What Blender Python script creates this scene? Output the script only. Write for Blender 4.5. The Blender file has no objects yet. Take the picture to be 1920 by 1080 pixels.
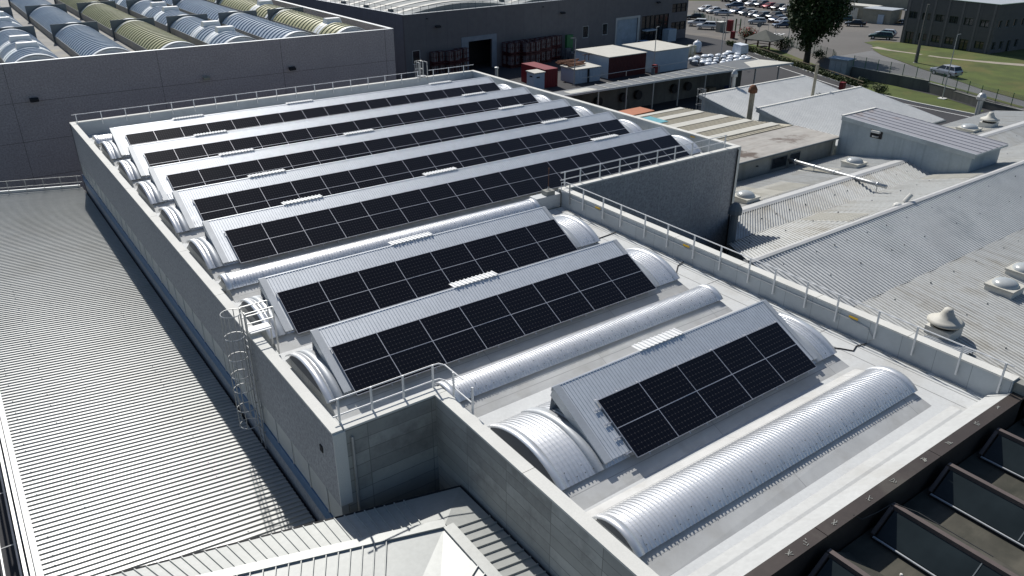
import bpy, bmesh, math, random
from mathutils import Vector, Matrix
random.seed(7)
R = math.radians
S = bpy.context.scene
COL = S.collection

# ---------------------------------------------------------------- camera, light, exposure
cam_d = bpy.data.cameras.new('camera'); cam = bpy.data.objects.new('camera', cam_d); COL.objects.link(cam)
_yaw, _pit, _rol = 0.6251, 0.4555, 0.0030
_f = Vector((math.sin(_yaw)*math.cos(_pit), math.cos(_yaw)*math.cos(_pit), -math.sin(_pit)))
_r0 = Vector((math.cos(_yaw), -math.sin(_yaw), 0)); _u0 = _r0.cross(_f)
_r = math.cos(_rol)*_r0 + math.sin(_rol)*_u0; _u = -math.sin(_rol)*_r0 + math.cos(_rol)*_u0
cam.matrix_world = Matrix(((_r.x, _u.x, -_f.x, -7.217), (_r.y, _u.y, -_f.y, -19.680), (_r.z, _u.z, -_f.z, 15.071), (0, 0, 0, 1)))
cam_d.sensor_width = 36; cam_d.lens = 36*1468.8/1920; cam_d.clip_start = .5; cam_d.clip_end = 2000
S.camera = cam
SUN_DIR = Vector((.18, 1.0, 1.0)).normalized()
W = bpy.data.worlds.new('World'); S.world = W; W.use_nodes = True
nt = W.node_tree; bg = nt.nodes['Background']
sky = nt.nodes.new('ShaderNodeTexSky'); sky.sky_type = 'NISHITA'; sky.sun_disc = False
sky.sun_elevation = math.asin(SUN_DIR.z); sky.sun_rotation = math.atan2(SUN_DIR.x, SUN_DIR.y)
hs_ = nt.nodes.new('ShaderNodeHueSaturation'); hs_.inputs['Saturation'].default_value = 1.12
nt.links.new(sky.outputs[0], hs_.inputs['Color']); nt.links.new(hs_.outputs[0], bg.inputs[0]); bg.inputs[1].default_value = .08
sl = bpy.data.lights.new('sun', 'SUN'); sl.energy = 4.7; sl.angle = R(.5); sl.color = (1, .97, .925)
so = bpy.data.objects.new('sun', sl); COL.objects.link(so); so.location = (0, 60, 80)
so.rotation_euler = SUN_DIR.to_track_quat('Z', 'Y').to_euler()
S.view_settings.view_transform = 'Standard'; S.view_settings.look = 'None'
S.view_settings.exposure = 0; S.view_settings.gamma = 1
S.render.engine = 'CYCLES'; S.cycles.max_bounces = 6; S.cycles.filter_width = 1.5

# ---------------------------------------------------------------- mesh toolkit
class MB:
    def __init__(s): s.v = []; s.f = []
    def add(s, vs, fs):
        o = len(s.v); s.v += [tuple(map(float, p)) for p in vs]; s.f += [tuple(i+o for i in q) for q in fs]; return s
    def box(s, x0, x1, y0, y1, z0, z1):
        return s.add([(x0,y0,z0),(x1,y0,z0),(x1,y1,z0),(x0,y1,z0),(x0,y0,z1),(x1,y0,z1),(x1,y1,z1),(x0,y1,z1)],
                     [(3,2,1,0),(4,5,6,7),(0,1,5,4),(1,2,6,5),(2,3,7,6),(3,0,4,7)])
    def poly(s, pts): return s.add(pts, [tuple(range(len(pts)))])
    def loft(s, a, b, caps=True):
        n = len(a); fs = [(i, (i+1) % n, n+(i+1) % n, n+i) for i in range(n)]
        if caps: fs += [tuple(range(n-1, -1, -1)), tuple(range(n, 2*n))]
        return s.add(list(a)+list(b), fs)
    def prx(s, yz, x0, x1): return s.loft([(x0, y, z) for y, z in yz], [(x1, y, z) for y, z in yz])
    def pry(s, xz, y0, y1): return s.loft([(x, y0, z) for x, z in xz], [(x, y1, z) for x, z in xz])
    def prz(s, xy, z0, z1): return s.loft([(x, y, z0) for x, y in xy], [(x, y, z1) for x, y in xy])
    def tube(s, pts, r, n=6, caps=True, r2=None):
        pts = [Vector(p) for p in pts]; rings = []
        for i, p in enumerate(pts):
            d = (pts[min(i+1, len(pts)-1)]-pts[max(i-1, 0)]).normalized()
            a = d.orthogonal().normalized() if abs(d.z) > .99 else d.cross(Vector((0, 0, 1))).normalized()
            b = d.cross(a); rr = r if r2 is None else r+(r2-r)*i/(len(pts)-1)
            rings.append([p+rr*(math.cos(t)*a+math.sin(t)*b) for t in [2*math.pi*k/n for k in range(n)]])
        vs = [q for g in rings for q in g]; fs = []
        for i in range(len(pts)-1):
            for k in range(n): fs.append((i*n+k, i*n+(k+1) % n, (i+1)*n+(k+1) % n, (i+1)*n+k))
        if caps: fs += [tuple(range(n-1, -1, -1)), tuple(range((len(pts)-1)*n, len(pts)*n))]
        return s.add(vs, fs)
    def bar(s, p, q, w, h=None, up=(0, 0, 1)):
        p, q, up = Vector(p), Vector(q), Vector(up); h = h or w; d = (q-p).normalized()
        if abs(d.dot(up)) > .95: up = Vector((0, 1, 0))
        a = d.cross(up).normalized()*w/2; b = a.cross(d).normalized()*h/2
        return s.loft([p-a-b, p+a-b, p+a+b, p-a+b], [q-a-b, q+a-b, q+a+b, q-a+b])
    def lathe(s, prof, c=(0, 0, 0), n=12):
        vs = []; fs = []; m = len(prof)
        for r, z in prof:
            vs += [(c[0]+r*math.cos(2*math.pi*k/n), c[1]+r*math.sin(2*math.pi*k/n), c[2]+z) for k in range(n)]
        for i in range(m-1):
            for k in range(n): fs.append((i*n+k, i*n+(k+1) % n, (i+1)*n+(k+1) % n, (i+1)*n+k))
        fs += [tuple(range(n-1, -1, -1)), tuple(range((m-1)*n, m*n))]
        return s.add(vs, fs)
    def corr(s, o, u, v, pitch, rib, h, up=None, thick=0):
        """ribbed sheet: ribs run along v, repeated along u; o = corner"""
        o, u, v = Vector(o), Vector(u), Vector(v); n = u.cross(v).normalized()
        if up is None: up = n if n.z >= 0 else -n
        else: up = Vector(up)
        L = u.length; uh = u/L; k = max(1, round(L/pitch)); p = L/k; pr = []
        for i in range(k):
            a = i*p
            pr += [(a, 0), (a+p-rib*1.0, 0), (a+p-rib*.8, h), (a+p-rib*.2, h)]
        pr += [(L, 0)]
        vs = [o+uh*a+up*b for a, b in pr]+[o+v+uh*a+up*b for a, b in pr]; m = len(pr)
        return s.add(vs, [(i, i+1, m+i+1, m+i) for i in range(m-1)])
    def corrquad(s, a0, a1, b0, b1, pitch, rib, h):
        """ribbed sheet between edge a0-a1 and edge b0-b1 (ribs run from a to b)"""
        a0, a1, b0, b1 = map(Vector, (a0, a1, b0, b1)); n = (a1-a0).cross(b0-a0).normalized()
        if n.z < 0: n = -n
        L = (a1-a0).length; k = max(1, round(L/pitch)); p = 1.0/k; rr = rib/L; pr = []
        for i in range(k):
            a = i*p; pr += [(a, 0), (a+p-rr, 0), (a+p-rr*.8, h), (a+p-rr*.2, h)]
        pr += [(1, 0)]; m = len(pr)
        vs = [a0.lerp(a1, t)+n*e for t, e in pr]+[b0.lerp(b1, t)+n*e for t, e in pr]
        return s.add(vs, [(i, i+1, m+i+1, m+i) for i in range(m-1)])
    def arch(s, x0, x1, yc, zb, hw, rise, pitch=.16, rh=.035, seg=20, lift=0):
        """corrugated barrel: ribs follow the arc, repeated along x"""
        rad = (hw*hw+rise*rise)/(2*rise); zc = zb+rise-rad; th = math.asin(min(1, hw/rad)); L = x1-x0
        k = max(1, round(L/pitch)); p = L/k; pr = []
        for i in range(k):
            a = x0+i*p; pr += [(a, 0), (a+p*.60, 0), (a+p*.70, rh), (a+p*.90, rh)]
        pr += [(x1, 0)]; m = len(pr); vs = []; fs = []
        for j in range(seg+1):
            t = -th+2*th*j/seg; sn, cs = math.sin(t), math.cos(t)
            vs += [(a, yc+(rad+b+lift)*sn, zc+(rad+b+lift)*cs) for a, b in pr]
        for j in range(seg):
            for i in range(m-1): fs.append((j*m+i, j*m+i+1, (j+1)*m+i+1, (j+1)*m+i))
        return s.add(vs, fs)
    def archcap(s, x, yc, zb, hw, rise, seg=20, t0=.03, z0=None):
        rad = (hw*hw+rise*rise)/(2*rise); zc = zb+rise-rad; th = math.asin(min(1, hw/rad))
        top = [(yc+rad*math.sin(-th+2*th*j/seg), zc+rad*math.cos(-th+2*th*j/seg)) for j in range(seg+1)]
        if z0 is not None: top = [(yc-hw, z0)]+top+[(yc+hw, z0)]
        return s.prx(top, x-t0, x+t0)
    def archband(s, x0, x1, yc, zb, hw, rise, seg=20, lift=.05):
        rad = (hw*hw+rise*rise)/(2*rise); zc = zb+rise-rad; th = math.asin(min(1, hw/rad)); vs = []; fs = []
        for j in range(seg+1):
            t = -th+2*th*j/seg
            vs += [(x, yc+(rad+l)*math.sin(t), zc+(rad+l)*math.cos(t)) for x, l in ((x0, 0), (x0, lift), (x1, lift), (x1, 0))]
        for j in range(seg):
            for i in range(3): fs.append((j*4+i, j*4+i+1, j*4+4+i+1, j*4+4+i))
        return s.add(vs, fs)
    def dome(s, c, rx, ry, rz, n=12, m=5):
        prof = [(math.cos(math.pi/2*i/m), math.sin(math.pi/2*i/m)) for i in range(m+1)]; vs = []; fs = []
        for r, z in prof:
            vs += [(c[0]+rx*max(r, .02)*math.cos(2*math.pi*k/n), c[1]+ry*max(r, .02)*math.sin(2*math.pi*k/n), c[2]+rz*z) for k in range(n)]
        for i in range(m):
            for k in range(n): fs.append((i*n+k, i*n+(k+1) % n, (i+1)*n+(k+1) % n, (i+1)*n+k))
        fs.append(tuple(range(m*n, m*n+n)))
        return s.add(vs, fs)
    def leaves(s, centre, rx, ry, rz, n, size, lo=.55, clumps=None):
        c = Vector(centre); cl = []
        if clumps:
            for _ in range(clumps):
                d = Vector((random.gauss(0, 1), random.gauss(0, 1), random.gauss(0, 1))).normalized()
                k = random.uniform(.45, .95); cl.append((Vector((d.x*rx*k, d.y*ry*k, d.z*rz*k)), random.uniform(.22, .42)))
        for i in range(n):
            d = Vector((random.gauss(0, 1), random.gauss(0, 1), random.gauss(0, 1))).normalized()
            if cl:
                b, r = random.choice(cl); k = random.uniform(.5, 1.0)*r
                p = c+b+Vector((d.x*rx*k, d.y*ry*k, d.z*rz*k))
            else:
                k = random.uniform(lo, 1.05); p = c+Vector((d.x*rx*k, d.y*ry*k, d.z*rz*k))
            t = Vector((random.gauss(0, 1), random.gauss(0, 1), random.gauss(0, 1))).normalized(); b = t.cross(d+Vector((.01, .02, .3)))
            if b.length < .05: continue
            b = b.normalized()*size*random.uniform(.6, 1.3); t = t*size*random.uniform(.6, 1.3)
            s.add([p-t, p+b*.6, p+t, p-b*.6], [(0, 1, 2, 3)])
        return s
    def build(s, name, mat, parent=None, smooth=False, world=False):
        off = Vector((0, 0, 0))
        if world and parent:
            q = parent
            while q: off += q.location; q = q.parent
        me = bpy.data.meshes.new(name)
        me.from_pydata([tuple(Vector(p)-off) for p in s.v], [], s.f); me.update()
        if smooth:
            me.polygons.foreach_set('use_smooth', [True]*len(me.polygons))
        me.materials.append(mat)
        o = bpy.data.objects.new(name, me); COL.objects.link(o)
        if parent: o.parent = parent
        return o

def tag(o, label=None, cat=None, group=None, kind=None):
    if label: o['label'] = label
    if cat: o['category'] = cat
    if group: o['group'] = group
    if kind: o['kind'] = kind
    return o
def thing(name, label, cat, loc=(0, 0, 0), rz=0, group=None):
    o = bpy.data.objects.new(name, None); COL.objects.link(o); o.location = loc; o.rotation_euler = (0, 0, rz)
    o.empty_display_size = .2
    return tag(o, label, cat, group)
def copy_tree(o, parent=None):
    c = o.copy(); COL.objects.link(c); c.parent = parent
    for ch in list(o.children): copy_tree(ch, c)
    return c
def ordinal(i): return ['first', 'second', 'third', 'fourth', 'fifth', 'sixth', 'seventh', 'eighth', 'ninth', 'tenth', 'eleventh', 'twelfth', 'thirteenth', 'fourteenth', 'fifteenth', 'sixteenth', 'seventeenth', 'eighteenth', 'nineteenth', 'twentieth'][i]

# ---------------------------------------------------------------- materials
def newmat(name):
    m = bpy.data.materials.new(name); m.use_nodes = True
    return m, m.node_tree, m.node_tree.nodes['Principled BSDF']
def N(t, ty, **k):
    n = t.nodes.new(ty)
    for a, b in k.items():
        if a in n.inputs: n.inputs[a].default_value = b
        else: setattr(n, a, b)
    return n
def mixc(t, fac, a, b, kind='MIX'):
    n = t.nodes.new('ShaderNodeMix'); n.data_type = 'RGBA'; n.blend_type = kind
    for idx, val in ((0, fac), (6, a), (7, b)):
        if hasattr(val, 'is_output'): t.links.new(val, n.inputs[idx])
        elif idx == 0: n.inputs[0].default_value = val
        else: n.inputs[idx].default_value = (*val, 1)
    return n.outputs[2]
def ramp(t, src, p0, p1, c0=0., c1=1.):
    n = t.nodes.new('ShaderNodeMapRange'); t.links.new(src, n.inputs[0])
    n.inputs[1].default_value = p0; n.inputs[2].default_value = p1; n.inputs[3].default_value = c0; n.inputs[4].default_value = c1
    return n.outputs[0]
def coords(t, scale=(1, 1, 1), kind='Object'):
    c = t.nodes.new('ShaderNodeTexCoord'); mp = t.nodes.new('ShaderNodeMapping'); mp.inputs['Scale'].default_value = scale
    t.links.new(c.outputs[kind], mp.inputs[0]); return mp.outputs[0]
def noise(t, vec, scale, detail=3, rough=.55):
    n = N(t, 'ShaderNodeTexNoise', Scale=scale, Detail=detail, Roughness=rough); t.links.new(vec, n.inputs['Vector']); return n.outputs['Fac']
def worn(name, c, rough=.8, metal=0., var=.18, scale=.8, fine=14, dirt=None, dirtscale=.35, dirtlo=.55, dirthi=.75, bump=0., streak=None, spec=.5):
    m, t, b = newmat(name); v = coords(t)
    lo = tuple(max(0, x*(1-var)) for x in c); hi = tuple(min(1, x*(1+var)) for x in c)
    col = mixc(t, ramp(t, noise(t, v, scale, 4), .3, .7), lo, hi)
    col = mixc(t, ramp(t, noise(t, v, fine, 2), .3, .7, 0, .35), col, tuple(x*.75 for x in c))
    if dirt: col = mixc(t, ramp(t, noise(t, v, dirtscale, 6, .65), dirtlo, dirthi), col, dirt)
    if streak:
        vs = coords(t, streak[0]); col = mixc(t, ramp(t, noise(t, vs, 1, 4), .5, .75, 0, streak[2]), col, streak[1])
    t.links.new(col, b.inputs['Base Color']); b.inputs['Roughness'].default_value = rough; b.inputs['Metallic'].default_value = metal
    b.inputs['Specular IOR Level'].default_value = spec
    if bump:
        bp = N(t, 'ShaderNodeBump', Strength=bump, Distance=.02); t.links.new(noise(t, v, fine*1.5, 3), bp.inputs['Height']); t.links.new(bp.outputs[0], b.inputs['Normal'])
    return m
def brickmat(name, c, mortar, bw, bh, axis, msize=.02, rough=.85, var=.12, offset=0., dirt=None, speck=0.):
    """axis 'xz','yz','xy' : which object axes the joints follow"""
    m, t, b = newmat(name); v = coords(t); sp = t.nodes.new('ShaderNodeSeparateXYZ'); t.links.new(v, sp.inputs[0])
    cb = t.nodes.new('ShaderNodeCombineXYZ'); t.links.new(sp.outputs['xyz'.index(axis[0])], cb.inputs[0])
    if var > .15:
        wv = N(t, 'ShaderNodeMath', operation='MULTIPLY_ADD'); t.links.new(noise(t, v, .55, 3), wv.inputs[0]); wv.inputs[1].default_value = .13; t.links.new(sp.outputs['xyz'.index(axis[1])], wv.inputs[2]); t.links.new(wv.outputs[0], cb.inputs[1])
    else: t.links.new(sp.outputs['xyz'.index(axis[1])], cb.inputs[1])
    br = t.nodes.new('ShaderNodeTexBrick'); t.links.new(cb.outputs[0], br.inputs['Vector'])
    br.offset = offset; br.squash = 1
    br.inputs['Scale'].default_value = 1; br.inputs['Brick Width'].default_value = bw; br.inputs['Row Height'].default_value = bh
    br.inputs['Mortar Size'].default_value = msize; br.inputs['Mortar Smooth'].default_value = .2; br.inputs['Bias'].default_value = 0
    br.inputs['Color1'].default_value = (*[x*(1-var) for x in c], 1); br.inputs['Color2'].default_value = (*[min(1, x*(1+var)) for x in c], 1)
    br.inputs['Mortar'].default_value = (*mortar, 1)
    col = mixc(t, ramp(t, noise(t, v, .9, 6, .65), .35, .75, 0, .45), br.outputs['Color'], tuple(x*.6 for x in c))
    if dirt: col = mixc(t, ramp(t, noise(t, v, .5, 6, .7), .5, .7, 0, .8), col, dirt)
    if speck: col = mixc(t, ramp(t, noise(t, v, 9, 3, .9), .4, .62, 0, speck), col, tuple(x*.35 for x in c))
    t.links.new(col, b.inputs['Base Color']); b.inputs['Roughness'].default_value = rough
    return m
def plain(name, c, rough=.6, metal=0., spec=.5):
    m, t, b = newmat(name); v = coords(t)
    col = mixc(t, ramp(t, noise(t, v, 2.5, 3), .3, .7), tuple(x*.88 for x in c), tuple(min(1, x*1.1) for x in c))
    t.links.new(col, b.inputs['Base Color']); b.inputs['Roughness'].default_value = rough; b.inputs['Metallic'].default_value = metal
    b.inputs['Specular IOR Level'].default_value = spec
    return m

M = {}
M['granular'] = worn('granular_concrete', (.30, .29, .29), .9, var=.1, fine=6, bump=.6)
def granular(name, c, k=.6):
    m, t, b = newmat(name); v = coords(t)
    col = mixc(t, ramp(t, noise(t, v, 7, 4, .85), .36, .64, 0, 1), tuple(x*(1-k) for x in c), tuple(x*(1+k*.6) for x in c))
    col = mixc(t, ramp(t, noise(t, v, .5, 4), .4, .7, 0, .3), col, tuple(x*.7 for x in c))
    t.links.new(col, b.inputs['Base Color']); b.inputs['Roughness'].default_value = .92; return m
M['granular'] = granular('granular_concrete', (.38, .375, .375), .38)
M['granular_dark'] = granular('granular_concrete_warm', (.22, .20, .20), .45)
M['coping'] = worn('coping_concrete', (.66, .65, .60), .8, var=.07, fine=20, dirt=(.45, .42, .36), dirtlo=.62, dirthi=.85)
M['board_xz'] = brickmat('board_marked_concrete', (.38, .375, .34), (.2, .195, .18), 2.4, .5, 'xz', .014, var=.2, dirt=(.17, .165, .155))
M['board_yz'] = brickmat('board_marked_concrete_side', (.44, .43, .39), (.23, .225, .205), 2.2, .42, 'yz', .014, var=.2, dirt=(.21, .20, .185))
M['membrane'] = worn('roof_membrane', (.56, .57, .56), .75, var=.08, scale=.7, fine=9, dirt=(.38, .37, .34), dirtlo=.55, dirthi=.8)
M['membrane_side'] = brickmat('membrane_upstand', (.44, .47, .48), (.22, .24, .25), 1.35, 4., 'yz', .012, .6, .05)
M['flank'] = brickmat('membrane_flank', (.55, .55, .53), (.28, .28, .28), 6.5, .55, 'xy', .012, .75, .05, dirt=(.42, .41, .38))
M['sheet'] = worn('coated_steel_sheet', (.70, .725, .745), .56, .6, .05, 1.5, 6, spec=.6)
M['alu'] = worn('mill_aluminium', (.82, .825, .825), .37, .62, .05, .9, 7, spec=.6)
M['flash'] = worn('folded_flashing', (.50, .52, .53), .5, .35, .08)
M['white'] = worn('white_sheet', (.78, .78, .76), .5, 0, .05)
M['galv'] = worn('galvanised_steel', (.47, .475, .465), .45, .55, .1, 3)
M['railing'] = worn('white_railing', (.72, .72, .71), .5, .1, .06, 3)
M['frame'] = plain('anodised_frame', (.62, .62, .64), .4, .6)
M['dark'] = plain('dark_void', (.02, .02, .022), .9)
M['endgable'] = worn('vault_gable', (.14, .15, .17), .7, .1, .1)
M['yellow'] = plain('yellow_marker', (.75, .45, .02), .6)
M['black'] = plain('black_rubber', (.03, .03, .03), .7)
M['whiteroof'] = worn('white_lean_roof', (.39, .40, .38), .38, .04, .07, .35, 5, dirt=(.31, .315, .29), dirtscale=.25, dirtlo=.5, dirthi=.72, streak=((.10, 1.9, .1), (.29, .29, .27), .35), spec=.7)
M['frontroof'] = worn('front_roof_sheet', (.39, .40, .38), .5, .15, .05, .7, 6, dirt=(.5, .47, .38), dirtlo=.66, dirthi=.8)
M['oldroof'] = worn('aged_roof_sheet', (.53, .535, .515), .6, .1, .1, .35, 3, dirt=(.36, .34, .29), dirtlo=.52, dirthi=.75, streak=((2.2, .12, .5), (.30, .28, .24), .6))
M['greyroof'] = worn('grey_roof_sheet', (.68, .68, .655), .6, .1, .07, .4, 4, dirt=(.5, .51, .5), dirtlo=.55, dirthi=.8)
M['bluegrey'] = worn('blue_grey_cladding', (.40, .455, .475), .6, .1, .07, .5, 5, streak=((1, 3.0, .15), (.22, .26, .28), .6))
M['bronze'] = worn('brown_sheet_coping', (.060, .047, .040), .55, .2, .2, 1.2, 8, dirt=(.10, .09, .072), dirtlo=.55, dirthi=.75)
M['bronze_light'] = worn('brown_sheet_cap', (.125, .098, .088), .55, .2, .12, 1.2, 8)
M['mossroof'] = worn('mossy_roof_felt', (.068, .064, .049), .9, 0, .35, .8, 7, dirt=(.03, .031, .022), dirtlo=.45, dirthi=.65, streak=((.3, 1.5, 1), (.115, .105, .08), .6))
def glassmat(name, c, rough=.08, spec=.6):
    m, t, b = newmat(name); v = coords(t)
    t.links.new(mixc(t, ramp(t, noise(t, v, .6, 3), .35, .65), tuple(x*.7 for x in c), tuple(x*1.3 for x in c)), b.inputs['Base Color'])
    b.inputs['Roughness'].default_value = rough; b.inputs['Specular IOR Level'].default_value = spec; return m
M['glass'] = glassmat('dark_glass', (.02, .024, .028))
M['skyglass'] = glassmat('dusty_skylight_glass', (.016, .022, .024), .18, .22)
M['asphalt'] = worn('yard_asphalt', (.034, .034, .037), .9, 0, .2, .12, 3)
M['lightasphalt'] = worn('car_park_asphalt', (.12, .112, .102), .9, 0, .15, .08, 2, dirt=(.165, .145, .12), dirtscale=.06)
M['road'] = worn('road_asphalt', (.155, .155, .155), .9, 0, .12, .2, 3)
M['grass'] = worn('mown_grass', (.068, .092, .014), .95, 0, .35, .25, 3, dirt=(.125, .105, .028), dirtscale=.12, dirtlo=.5, dirthi=.72)
M['paint'] = plain('road_paint', (.75, .75, .72), .7)
M['soil'] = worn('light_gravel', (.33, .29, .23), .95, 0, .2, .6)
M['jwall'] = brickmat('grey_panel_wall', (.17, .158, .16), (.115, .108, .11), 4.1, 30, 'xz', .03, .9, .05)
M['jside'] = brickmat('grey_panel_side', (.17, .165, .18), (.115, .112, .12), 2.4, 30, 'yz', .03, .9, .05)
M['iwall'] = granular('speckled_panel_wall', (.40, .362, .362), .36)
M['joint'] = plain('panel_joint', (.07, .068, .07), .9)
M['concrete'] = worn('old_concrete', (.30, .30, .27), .9, 0, .15, .6, 5, dirt=(.18, .18, .155), streak=((.8, .8, .15), (.16, .16, .14), .7))
M['retwall'] = worn('retaining_concrete', (.11, .11, .10), .9, 0, .25, .4, 3, streak=((1.2, 1.2, .1), (.05, .05, .05), .8))
M['poly'] = worn('pale_polycarbonate', (.50, .56, .61), .25, .3, .08, .5, spec=.7)
M['poly_olive'] = worn('olive_polycarbonate', (.43, .41, .22), .5, .05, .12, .4)
M['poly_white'] = plain('white_polycarbonate', (.72, .74, .74), .4)
M['upstand'] = worn('grey_upstand', (.13, .15, .16), .8, 0, .1)
M['gravelroof'] = worn('grey_roof_felt', (.27, .265, .25), .9, 0, .15, .5, 4, dirt=(.36, .33, .25), dirtlo=.5, dirthi=.7)
M['red'] = plain('red_paint', (.20, .014, .018), .5)
M['darkred'] = plain('dark_red_paint', (.075, .012, .013), .6)
M['orange'] = plain('orange_paint', (.42, .14, .055), .6)
M['rust'] = worn('rusty_steel', (.16, .07, .035), .9, 0, .4, 2)
M['cream'] = worn('cream_sheet', (.55, .53, .46), .6, 0, .08, 1)
M['bluewhite'] = worn('pale_panel', (.45, .52, .58), .6, 0, .06, 1)
M['turq'] = plain('turquoise_sheet', (.10, .33, .38), .6)
M['plastic'] = plain('white_plastic', (.72, .76, .80), .45)
M['wood'] = worn('weathered_timber', (.19, .15, .10), .9, 0, .2, 2)
M['darkwood'] = worn('stained_timber', (.075, .04, .025), .8, 0, .2, 2)
M['shingle'] = worn('grey_shingle', (.105, .11, .095), .9, 0, .15, 1, 8)
M['leaf'] = worn('dark_leaves', (.022, .042, .008), .7, 0, .5, .5, 2, spec=.3)
M['leaf2'] = worn('hedge_leaves', (.055, .075, .02), .7, 0, .4, .8, 3, spec=.3)
M['bark'] = worn('bark', (.05, .04, .03), .95, 0, .3, 4)
M['flower'] = plain('red_flowers', (.42, .06, .05), .7)
M['tyre'] = plain('tyre', (.018, .018, .018), .85)
M['steelpipe'] = worn('steel_pipe', (.78, .79, .80), .3, .7, .05)
M['polewood'] = worn('pale_pole', (.36, .32, .24), .9, 0, .2, 3)
M['officewall'] = brickmat('office_panel_wall', (.115, .112, .115), (.07, .07, .075), 2.95, 30, 'xz', .03, .9, .06)
M['shed'] = worn('old_shed_wall', (.33, .31, .24), .85, 0, .12, .8, 4, dirt=(.2, .19, .15))
M['winglass'] = glassmat('window_glass', (.03, .034, .03), .06, .8)
M['polygreen'] = plain('green_paint', (.03, .14, .05), .6)
m, t, b = newmat('wire_mesh'); M['mesh'] = m   # open wire mesh: most of the light passes
tr = t.nodes.new('ShaderNodeBsdfTransparent'); mx = t.nodes.new('ShaderNodeMixShader'); mx.inputs[0].default_value = .26
b.inputs['Base Color'].default_value = (.16, .21, .18, 1)
t.links.new(tr.outputs[0], mx.inputs[1]); t.links.new(b.outputs[0], mx.inputs[2]); t.links.new(mx.outputs[0], t.nodes['Material Output'].inputs[0])
# photovoltaic laminate: half-cut cells with pale grid and dots where cells meet
m, t, b = newmat('solar_cells'); M['cells'] = m
v = coords(t); sp = t.nodes.new('ShaderNodeSeparateXYZ'); t.links.new(v, sp.inputs[0])
def grid(out, pitch, w):
    a = N(t, 'ShaderNodeMath', operation='MODULO'); ad = N(t, 'ShaderNodeMath', operation='ADD'); t.links.new(out, ad.inputs[0]); ad.inputs[1].default_value = 100*pitch
    t.links.new(ad.outputs[0], a.inputs[0]); a.inputs[1].default_value = pitch
    c1 = N(t, 'ShaderNodeMath', operation='SUBTRACT'); t.links.new(a.outputs[0], c1.inputs[0]); c1.inputs[1].default_value = pitch/2
    ab = N(t, 'ShaderNodeMath', operation='ABSOLUTE'); t.links.new(c1.outputs[0], ab.inputs[0])
    g = N(t, 'ShaderNodeMath', operation='GREATER_THAN'); t.links.new(ab.outputs[0], g.inputs[0]); g.inputs[1].default_value = pitch/2-w
    return g.outputs[0]
gx, gy = grid(sp.outputs[0], .151, .0065), grid(sp.outputs[1], .182, .0065)
gx2, gy2 = grid(sp.outputs[0], .151, .017), grid(sp.outputs[1], .182, .017)
mxx = N(t, 'ShaderNodeMath', operation='MAXIMUM'); t.links.new(gx, mxx.inputs[0]); t.links.new(gy, mxx.inputs[1])
dt = N(t, 'ShaderNodeMath', operation='MULTIPLY'); t.links.new(gx2, dt.inputs[0]); t.links.new(gy2, dt.inputs[1])
col = mixc(t, mxx.outputs[0], (.0045, .005, .008), (.014, .015, .02)); col = mixc(t, dt.outputs[0], col, (.06, .056, .052))
t.links.new(col, b.inputs['Base Color']); b.inputs['Roughness'].default_value = .22; b.inputs['Specular IOR Level'].default_value = .25
CAR = {}
for k, c in dict(white=(.62, .63, .64), silver=(.42, .44, .47), grey=(.10, .115, .13), blue=(.045, .07, .12), black=(.014, .015, .018), red=(.30, .012, .012), green=(.02, .06, .055), paleblue=(.28, .45, .68)).items():
    CAR[k] = plain('car_paint_'+k, c, .28, .25, .7)

# ================================================================ the main factory building
B = thing('factory_building', 'large concrete factory building whose flat roof carries all the solar panels', 'building', (18, 20, -10))
def part(name, mb, mat, parent=B, smooth=False): return mb.build(name, mat, parent, smooth, world=True)
X3, X2, X1, Y2, YL, YN = 3.757, 20.76, 36.72, 14.1, 48.0, -11.1
# outer walls
part('wall', MB().box(0, .30, 0, YL, -2.95, -.012), M['granular'])
wl = part('lower_wall', MB().box(.0, .3, 0, YL, -10, -4.62), M['granular'])
part('window_sill', MB().box(-.03, .3, 0, YL, -4.60, -4.06), plain('blue_grey_sill', (.10, .18, .30), .45, .2))
ws = part('strip_window', MB().box(.03, .28, .02, YL-.1, -4.06, -2.95), worn('translucent_glazing', (.46, .47, .45), .3, 0, .06, 1.5))
y = 1.2
while y < YL-.5: part('mullion', MB().box(-.01, .035, y-.03, y+.03, -4.05, -2.952), M['flash'], ws); y += 1.62
part('wall', MB().box(.3, X3+.36, -.0, .30, -10, -.012), M['board_xz'])
part('corner_pilaster', MB().box(-.004, .42, -.05, -.002, -2.9, -.014), M['coping'])
part('wall', MB().box(X3, X3+.36, YN-8, -.0, -10, -.012), M['board_yz'])
part('wall', MB().box(0, X1, YL-.3, YL-.002, -10, -.012), M['granular_dark'])
part('wall', MB().box(X1-.3, X1-.002, Y2, YL-.3, -10, -.012), M['granular_dark'])
part('wall', MB().box(X2+.3, X1-.3, Y2+.002, Y2+.3, -10, -.012), M['granular'])
mb = MB()
for x in (22.6, 25.8, 29.0, 32.2, 35.2): mb.box(x-.035, x+.035, Y2-.012, Y2+.01, -9, -.02)
part('panel_joint', mb, plain('pale_joint', (.42, .42, .41), .8))
part('corner_pilaster', MB().box(X1-.34, X1+.004, Y2-.02, Y2-.003, -9, -.014), M['coping'])
part('wall', MB().box(X2+.1, X2+.46, YN-.4, Y2+.3, -10, -.012), M['concrete'])
part('downpipe', MB().tube([(.62, -.07, -.3), (.62, -.07, -9)], .05), M['galv'])
part('downpipe', MB().tube([(36.33, Y2-.09, -.1), (36.33, Y2-.09, -9)], .05), M['black'])
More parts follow.
